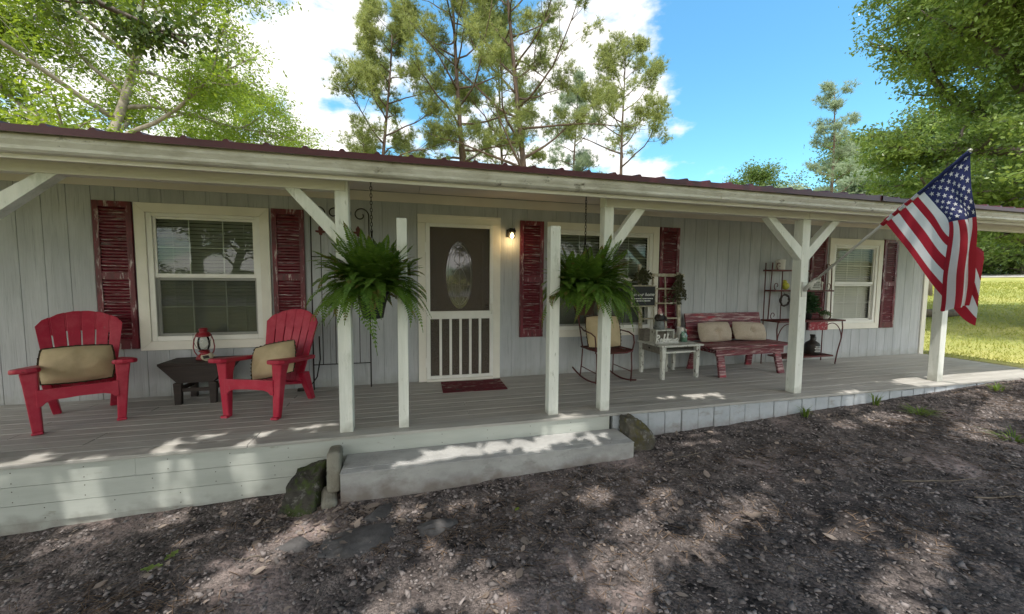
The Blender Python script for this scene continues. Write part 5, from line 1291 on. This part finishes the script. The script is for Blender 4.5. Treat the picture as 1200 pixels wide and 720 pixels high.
pine('pine_tree', 'tall pine with bare lower trunk behind the roof straight above the front door', at((.135,.991),21), 18.5, .22, 33, M['needle'], 0.34, 0.306, 34, 7953, .23, g_p)
pine('pine_tree', 'tallest dark pine behind the roof above the burgundy shutter right of the door', at((.30,.954),20), 19.5, .22, 35, M['needle'], 0.26, 0.322, 35, 8791, .23, g_p)
pine('pine_tree', 'slender pine close behind the tallest dark pine, half hidden by it', at((.235,.972),25), 17.5, .16, 37, M['needle'], 0.27, 0.210, 25, 5440, .23, g_p)
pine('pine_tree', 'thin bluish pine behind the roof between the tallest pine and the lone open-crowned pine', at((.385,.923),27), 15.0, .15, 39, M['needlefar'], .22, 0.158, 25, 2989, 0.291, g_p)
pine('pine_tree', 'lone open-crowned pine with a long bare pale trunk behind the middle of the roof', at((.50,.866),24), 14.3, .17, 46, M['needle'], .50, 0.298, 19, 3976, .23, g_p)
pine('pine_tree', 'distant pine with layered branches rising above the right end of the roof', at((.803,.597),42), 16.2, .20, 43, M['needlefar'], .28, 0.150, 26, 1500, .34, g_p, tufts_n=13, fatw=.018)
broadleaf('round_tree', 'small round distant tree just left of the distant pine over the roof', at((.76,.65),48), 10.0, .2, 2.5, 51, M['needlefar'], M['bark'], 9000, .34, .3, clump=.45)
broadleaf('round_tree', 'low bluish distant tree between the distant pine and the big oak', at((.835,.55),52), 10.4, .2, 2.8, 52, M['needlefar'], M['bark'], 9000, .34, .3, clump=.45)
# big oak on the right lawn
broadleaf('oak_tree', 'big leafy green oak on the lawn at the right, overhanging the roof end', at((.938,.346),17.5), 14.0, .42, 5.0, 61, M['oakleaf'], M['bark'], 300000, .12, .12, limbs=44, sub=12, clump=.17)
# left trees
broadleaf('leaning_tree', 'pale-trunked leaning tree with lime green leaves behind the left end of the roof', at((-.60,.80),14.5), 14.0, .17, 4.6, 71, M['limeleaf'], M['palebark'], 120000, .095, .26, (.22,.0), limbs=24, airy=.25, sub=11, clump=.20)
broadleaf('leafy_tree', 'bright lime green leafy tree at the far left edge behind the roof', at((-.72,.69),17.0), 11.0, .2, 4.6, 72, M['limeleaf'], M['bark'], 110000, .105, .22, limbs=22, airy=.15, sub=11, clump=.22)
broadleaf('leafy_tree', 'low airy light green tree over the roof above the left window', at((-.33,.944),23.0), 12.0, .13, 4.4, 73, M['limeleaf'], M['palebark'], 34000, .115, .3, limbs=16, airy=.4, sub=9, clump=.20)
# far wood across the road on the right, trees behind the yard (seen in the panes)
wood = broadleaf('lawn_tree', 'leafy tree of the wood edge beyond the lawn', (47,13,gz(47,13)), 15, .3, 6, 81, M['hedge'], M['bark'], 22000, .30, .06, limbs=22, sub=7, clump=.6, group='trees beyond the lawn')
spots = [(48,22,0,'leafy tree beyond the lawn seen just right of the house corner'),(50,30,1,'leafy tree of the far wood edge behind the house corner'),(46,4,2,'leafy tree of the far wood edge right of the flag'),(56,17,3,'taller leafy tree in the second row beyond the lawn'),(58,34,4,'leafy tree in the second row behind the house corner'),(47,40,5,'leafy tree far beyond the lawn hidden by the house corner'),(49,17.5,2,'leafy tree beyond the lawn between the house corner and the flag'),(51,9,1,'broad leafy tree beyond the lawn near the right photo edge')]
wood['label'] = 'leafy tree of the far wood edge directly beyond the pale road'
for x, y, k, lab in spots:
    c = dup(wood); c.location = (x,y,gz(x,y)); c.rotation_euler = (0,0,k*1.3+.7); sc_ = (1,.9,1.1,1.15,1.2,1)[k%6]; c.scale = (sc_,sc_,sc_); c['label'] = lab
shr = broadleaf('shrub', 'low dense shrub of the wood edge beyond the pale road', (46,20,gz(46,20)), 5, .1, 3.6, 83, M['hedge'], M['bark'], 9000, .24, .02, limbs=16, sub=6, clump=.5, group='shrubs along the far wood edge')
for k, (x, y) in enumerate(((46.5,14.5),(47,9),(46.5,25),(47,31),(47.5,3),(48,37),(48,-3),(47.5,17.5),(47.5,43))):
    c = dup(shr); c.location = (x,y,gz(x,y)); c.rotation_euler = (0,0,k*1.1+.4)
for x, y, k in ((-26,-34,0),(-14,-31,1),(-3,-35,2),(8,-31,3),(19,-34,4),(31,-32,5),(-38,-26,1),(-1,-44,2),(14,-45,3)):
    c = dup(wood); c.location = (x,y,gz(x,y)); c.rotation_euler = (0,0,k*2.1); c['label'] = 'leafy tree across the yard seen only as a reflection in the window panes'; c['group'] = 'trees across the yard'; c.scale = (1,1,.72)
broadleaf('tree_trunk', 'slim bare-trunked tree on the lawn just right of the house corner', at((.8805,.474),27), 9, .16, 1.8, 85, M['oakleaf'], M['bark'], 2500, .16, .62, limbs=8)
b = MB(); p = at((.8835,.468),18.5); b.tube([(-1.1,.3,.16),(0,0,.17),(1.2,-.25,.16)], .13, 10); o = b.build('log', M['bark']); o.location = p
tag(o, 'dark fallen log lying on the lawn beyond the right porch post', 'log')

# oak standing in the yard beside the viewer: its boughs shade the yard and droop over the roof at the left
t = thing('oak_tree', 'oak in the yard whose dark shaded bough hangs over the left end of the roof', 'tree', (-8.6,-5.6,gz(-8.6,-5.6)))
b = MB(); ox = Vector((-8.6,-5.6,gz(-8.6,-5.6)))
rg = random.Random(91)
def W2(p): return Vector(p)-ox
b.tube([(0,0,-.3),(.1,.05,1.2),(.35,.1,3),(.6,.1,5),(1.0,0,7),(1.6,-.2,9.5)], [.42,.36,.32,.28,.22,.1], 11)
boughs = [[(-8.3,-5.5,3.6),(-6.6,-6.0,5.6),(-3.5,-6.6,6.9),(0,-6.6,7.4),(3.5,-6.2,7.7),(7,-5.6,7.7)],
          [(-8.0,-5.5,4.6),(-6,-4.6,6.2),(-3,-4.3,7.0),(0.5,-4.4,7.3),(4,-4.2,7.3),(8,-4.0,7.0)],
          [(-7.8,-5.5,5.4),(-6.5,-3.6,6.6),(-4,-3.2,7.3),(-1,-3.4,7.9),(2.5,-3.5,8.2),(6,-3.2,8.2)],
          [(-7.6,-5.6,6.4),(-6,-6.8,8),(-3,-7.2,8.8),(1,-7.0,9.0)],
          [(-8.2,-5.4,3.9),(-8.0,-2.6,5.6),(-7.3,-.2,6.0),(-6.1,1.2,5.8),(-4.7,2.0,5.3),(-3.5,2.5,5.0)]]
twpts = []
for bi, P in enumerate(boughs):
    Q = []
    for i in range(len(P)-1):
        for k in range(4): Q.append(W2(P[i]).lerp(W2(P[i+1]), k/4)+Vector((rg.gauss(0,.07),rg.gauss(0,.07),rg.gauss(0,.05))))
    Q.append(W2(P[-1])); n = len(Q); b.tube(Q, [.15*(1-.88*i/n) for i in range(n)], 7)
    for k in range(26 if bi < 4 else 20):
        f = rg.uniform(.3,1); q = Q[min(int(f*(n-1)),n-2)]
        P2 = curve_pts(q, (rg.gauss(0,1),rg.gauss(0,1),rg.gauss(0,.35)), rg.uniform(.6,1.5) if bi < 4 else rg.uniform(.4,1.0), 5, rg, .2, -.03 if bi < 4 else -.10)
        b.tube(P2, [.022,.018,.014,.01,.007,.004], 4)
        if bi == 4: twpts += P2[1:]
b.build('trunk', M['bark'], t)
# leaves over the yard: clumped so that sun falls through in soft patches
NL = 130000
gxp = npr.uniform(-7,10,NL*2); gyp = npr.uniform(-8.5,-.85,NL*2); hz = npr.uniform(4.7,6.3,NL*2)
a_, c_ = gxp*.82+gyp*.57, -gxp*.57+gyp*.82
nse = .40*fbm(a_*.8, c_*1.5, 41, 2)+.60*fbm(a_*2.1, c_*3.6, 77, 2)
thr = .56-.0*((gyp<-2.0)&(gxp>-1.6)&(gxp<4.5))-.02*np.clip((gxp-3)/4,0,1)
lit = nse > thr
def ell_(cx, cy, rx, ry, rot=0):
    ca, sa = math.cos(rot), math.sin(rot); dx, dy = gxp-cx, gyp-cy
    u = (dx*ca+dy*sa)/rx; v = (-dx*sa+dy*ca)/ry; return u*u+v*v < 1+ .9*(fbm(gxp*5,gyp*5,5,2)-.4)
for e in LIT: lit |= ell_(e[0],e[1],e[2]*(1.12 if e[1] > -2.05 else 1.08),e[3]*(1.3 if e[1] > -2.05 else 1.15),e[4])
for e in DARK: lit &= ~ell_(*e)
lit |= (gyp > -1.75)&(gxp > 6.3+.8*(fbm(gxp*2,gyp*3,18)-.4))
lit |= gxp > 7.6+1.2*(fbm(gxp,gyp*1.5,8)-.4)
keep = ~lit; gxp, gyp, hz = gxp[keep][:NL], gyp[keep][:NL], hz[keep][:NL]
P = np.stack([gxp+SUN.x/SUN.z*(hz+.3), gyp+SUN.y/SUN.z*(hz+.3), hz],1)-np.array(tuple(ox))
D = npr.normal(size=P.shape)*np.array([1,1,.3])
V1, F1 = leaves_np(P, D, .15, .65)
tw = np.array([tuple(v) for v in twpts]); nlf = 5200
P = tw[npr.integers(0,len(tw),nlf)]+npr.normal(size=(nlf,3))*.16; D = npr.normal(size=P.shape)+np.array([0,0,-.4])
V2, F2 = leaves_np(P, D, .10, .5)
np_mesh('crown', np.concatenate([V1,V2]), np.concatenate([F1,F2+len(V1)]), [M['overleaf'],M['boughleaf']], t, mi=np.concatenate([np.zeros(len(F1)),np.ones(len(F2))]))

# ------------------------------------------------------------------ ground cover
def inyard(n, x0, x1, y0, y1, pw=1.):
    x = npr.uniform(x0,x1,n); y = y0+(y1-y0)*npr.random(n)**pw
    return x, y
def gsurf(x, y): return ghz(x,y)+(fbm(x*1.7,y*1.7,3)-.47)*.05+(fbm(x*9,y*9,9,3)-.44)*.022
x, y = inyard(46000,-4.6,10.3,-4.6,-1.64); ok = ~((x>-.62)&(x<1.88)&(y>-1.97)); x, y = x[ok], y[ok]; n = len(x)
sz = .0062*np.exp(npr.normal(size=n)*.55)*(1+1.0*(npr.random(n)>.97)); sz = np.minimum(sz,.019)
base = np.array([(1,0,0),(0,1,0),(-1,0,0),(0,-1,0),(0,0,.6),(0,0,-.5)])
ang = npr.random(n)*6.28; ca, sa = np.cos(ang), np.sin(ang)
bx = base[None,:,0]*sz[:,None]*(1+.7*npr.random((n,1)))*(1+.5*npr.normal(size=(n,6))*.4); by = base[None,:,1]*sz[:,None]*(1+.4*npr.normal(size=(n,6))*.4); bz = base[None,:,2]*sz[:,None]*(.7+.5*npr.random((n,1)))
tilt = npr.normal(size=(n,1))*.35
V = np.stack([x[:,None]+bx*ca[:,None]-by*sa[:,None], y[:,None]+bx*sa[:,None]+by*ca[:,None], gsurf(x,y)[:,None]+.002+bz+bx*tilt],2).reshape(-1,3)
ft = np.array([(0,1,4),(1,2,4),(2,3,4),(3,0,4),(1,0,5),(2,1,5),(3,2,5),(0,3,5)])
F = (np.arange(n)[:,None,None]*6+ft[None]).reshape(-1,3)
stuff(struct(np_mesh('gravel', V, F, M['stone']))); bpy.data.objects['gravel']['kind'] = 'stuff'
# small dry leaves and wood chips
x, y = inyard(3200,-4.6,9.5,-4.5,-1.66); x2 = npr.normal(-.55,.30,420); y2 = npr.normal(-2.12,.16,420); x3 = npr.uniform(-3,8.5,500); y3 = -1.66-np.abs(npr.normal(0,.14,500))
x = np.concatenate([x,x2,x3]); y = np.concatenate([y,y2,y3]); ok = ~((x>-.62)&(x<1.88)&(y>-1.98))&(y<-1.645); x, y = x[ok], y[ok]; n = len(x)
P = np.stack([x,y,gsurf(x,y)+.006],1); D = npr.normal(size=(n,3))*np.array([1,1,.16]); D /= np.linalg.norm(D,axis=1,keepdims=True)
S = np.cross(D,np.array([0,0,1.])+npr.normal(size=(n,3))*.3); S /= np.linalg.norm(S,axis=1,keepdims=True); N_ = np.cross(S,D)
L_ = .024*np.exp(npr.normal(size=(n,1))*.5); Wd = L_*(.12+.3*npr.random((n,1))); cu = L_*.22*npr.random((n,1))
V = np.stack([P, P+D*L_*.35+S*Wd+N_*cu*.4, P+D*L_*.7+S*Wd*.8+N_*cu, P+D*L_+N_*cu*1.4, P+D*L_*.7-S*Wd*.8+N_*cu, P+D*L_*.35-S*Wd+N_*cu*.4],1).reshape(-1,3)
F = np.arange(6*n).reshape(n,6); stuff(np_mesh('leaf_litter', V, F, M['dryleaf']))
# drifts of pine straw
cx0 = npr.uniform(-4.5,9,60); cy0 = -1.7-npr.random(60)**1.4*2.8; ci = npr.integers(0,60,5200)
x = cx0[ci]+npr.normal(size=5200)*.35; y = cy0[ci]+npr.normal(size=5200)*.14; ok = (y<-1.66)&~((x>-.64)&(x<1.9)&(y>-1.99)); x, y = x[ok], y[ok]; n = len(x)
P = np.stack([x,y,gsurf(x,y)+.006+.006*npr.random(n)],1); D = npr.normal(size=(n,3))*np.array([1,1,.12]); D /= np.linalg.norm(D,axis=1,keepdims=True); S = np.cross(D,np.array([0,0,1.])); S /= np.linalg.norm(S,axis=1,keepdims=True); L_ = .05+.09*npr.random((n,1))
V = np.stack([P-S*.0014,P+S*.0014,P+D*L_*.5+S*.0014+np.array([0,0,.004]),P+D*L_,P+D*L_*.5-S*.0014+np.array([0,0,.004])],1).reshape(-1,3)
stuff(np_mesh('pine_straw', V, np.arange(5*n).reshape(n,5), M['straw']))
# twigs one can tell apart
def twig(px, py, ln, az, label, wob=.12, r=.004, seed=1, br=True):
    rg = random.Random(seed); P = curve_pts((0,0,0),(math.cos(az),math.sin(az),0), ln, 8, rg, wob, 0); b = MB()
    Q = []
    for p in P: wx, wy = px+p.x, py+p.y; Q.append(Vector((p.x,p.y,float(gsurf(np.array([wx]),np.array([wy]))[0])-gz(px,py)+r+.004)))
    b.tube(Q, [r*(1-.6*i/8) for i in range(9)], 5)
    if br: b.tube([Q[4],Q[4]+Vector((math.cos(az+.8),math.sin(az+.8),.02))*ln*.22], [r*.6,r*.3], 4)
    o = b.build('twig', M['twig']); o.location = (px,py,gz(px,py)); tag(o, label, 'twig')
for a in TWIGS: twig(*a)
# oak leaves one can tell apart
def oakleaf(px, py, L0, az, label, m, curl=.25):
    b = MB(); n = 14; vs = []; fs = []
    for i in range(n+1):
        s = i/n; wd = .30*math.sin(math.pi*min(1,s*.95+.03))*(1+.45*math.sin(s*19)) if s > .12 else .03
        for sd in (-1,0,1): vs.append((s*L0, sd*wd*L0*.8, (curl*L0*(s-.5)**2+abs(sd)*.10*L0)+.012))
    for i in range(n):
        for j in range(2): fs.append((i*3+j,i*3+j+1,i*3+j+4,i*3+j+3))
    b.add(vs, fs, sm=True); o = b.build('oak_leaf', m); o.location = (px,py,float(gsurf(np.array([px]),np.array([py]))[0])); o.rotation_euler=(0,0,az); tag(o, label, 'leaf')
for (px,py,L0,az,lab,mk,cu) in OLEAF: oakleaf(px,py,L0,az,lab,M[mk],cu)
# weeds along the blocks
def weed(px, py, n, h, spread, label, seed, m=None):
    rg = random.Random(seed); V_ = []; Fq_ = []
    for k in range(n):
        a = rg.uniform(0,6.28); r = rg.random()*spread*.35; p = Vector((r*math.cos(a),r*math.sin(a),-.01)); out = Vector((math.cos(a),math.sin(a),0))*spread*rg.uniform(.3,1); hh = h*rg.uniform(.5,1); S = Vector((-math.sin(a),math.cos(a),0))*.005
        q = [p, p+out*.3+Vector((0,0,hh*.6)), p+out+Vector((0,0,hh*rg.uniform(.5,1)))]
        base = len(V_); V_ += [q[0]-S,q[0]+S,q[1]+S,q[1]-S,q[2]+S*.2,q[2]-S*.2]; Fq_ += [(base,base+1,base+2,base+3),(base+3,base+2,base+4,base+5)]
    o = np_mesh('grass_tuft', [tuple(v) for v in V_], Fq_, m or M['weed']); o.location = (px,py,float(gsurf(np.array([px]),np.array([py]))[0])); tag(o, label, 'grass tuft')
for a in WEEDS: weed(*a)
# lawn grass
n = 60000
x = 8.9+npr.random(n)**1.7*26; y = -2.2+npr.random(n)*19; ok = (x+2.2*(fbm(x*1.1,y*1.1,2)-.5) > 9.2)&~((x<9.15)&(y<.2)); x, y = x[ok], y[ok]; n = len(x)
d = np.hypot(x-EYE.x,y-EYE.y); hgt = (.035+.04*npr.random(n))*(1+.03*(d-9)); az = npr.random(n)*6.28; wdt = .004+.0006*d
P = np.stack([x,y,ghz(x,y)-.01],1); S = np.stack([np.cos(az),np.sin(az),0*az],1)*wdt[:,None]; T_ = np.stack([npr.normal(size=n)*.5,npr.normal(size=n)*.5,np.ones(n)],1)*hgt[:,None]
V = np.stack([P-S,P+S,P+T_],1).reshape(-1,3); stuff(np_mesh('lawn_grass', V, np.arange(3*n).reshape(n,3), M['grassblade']))
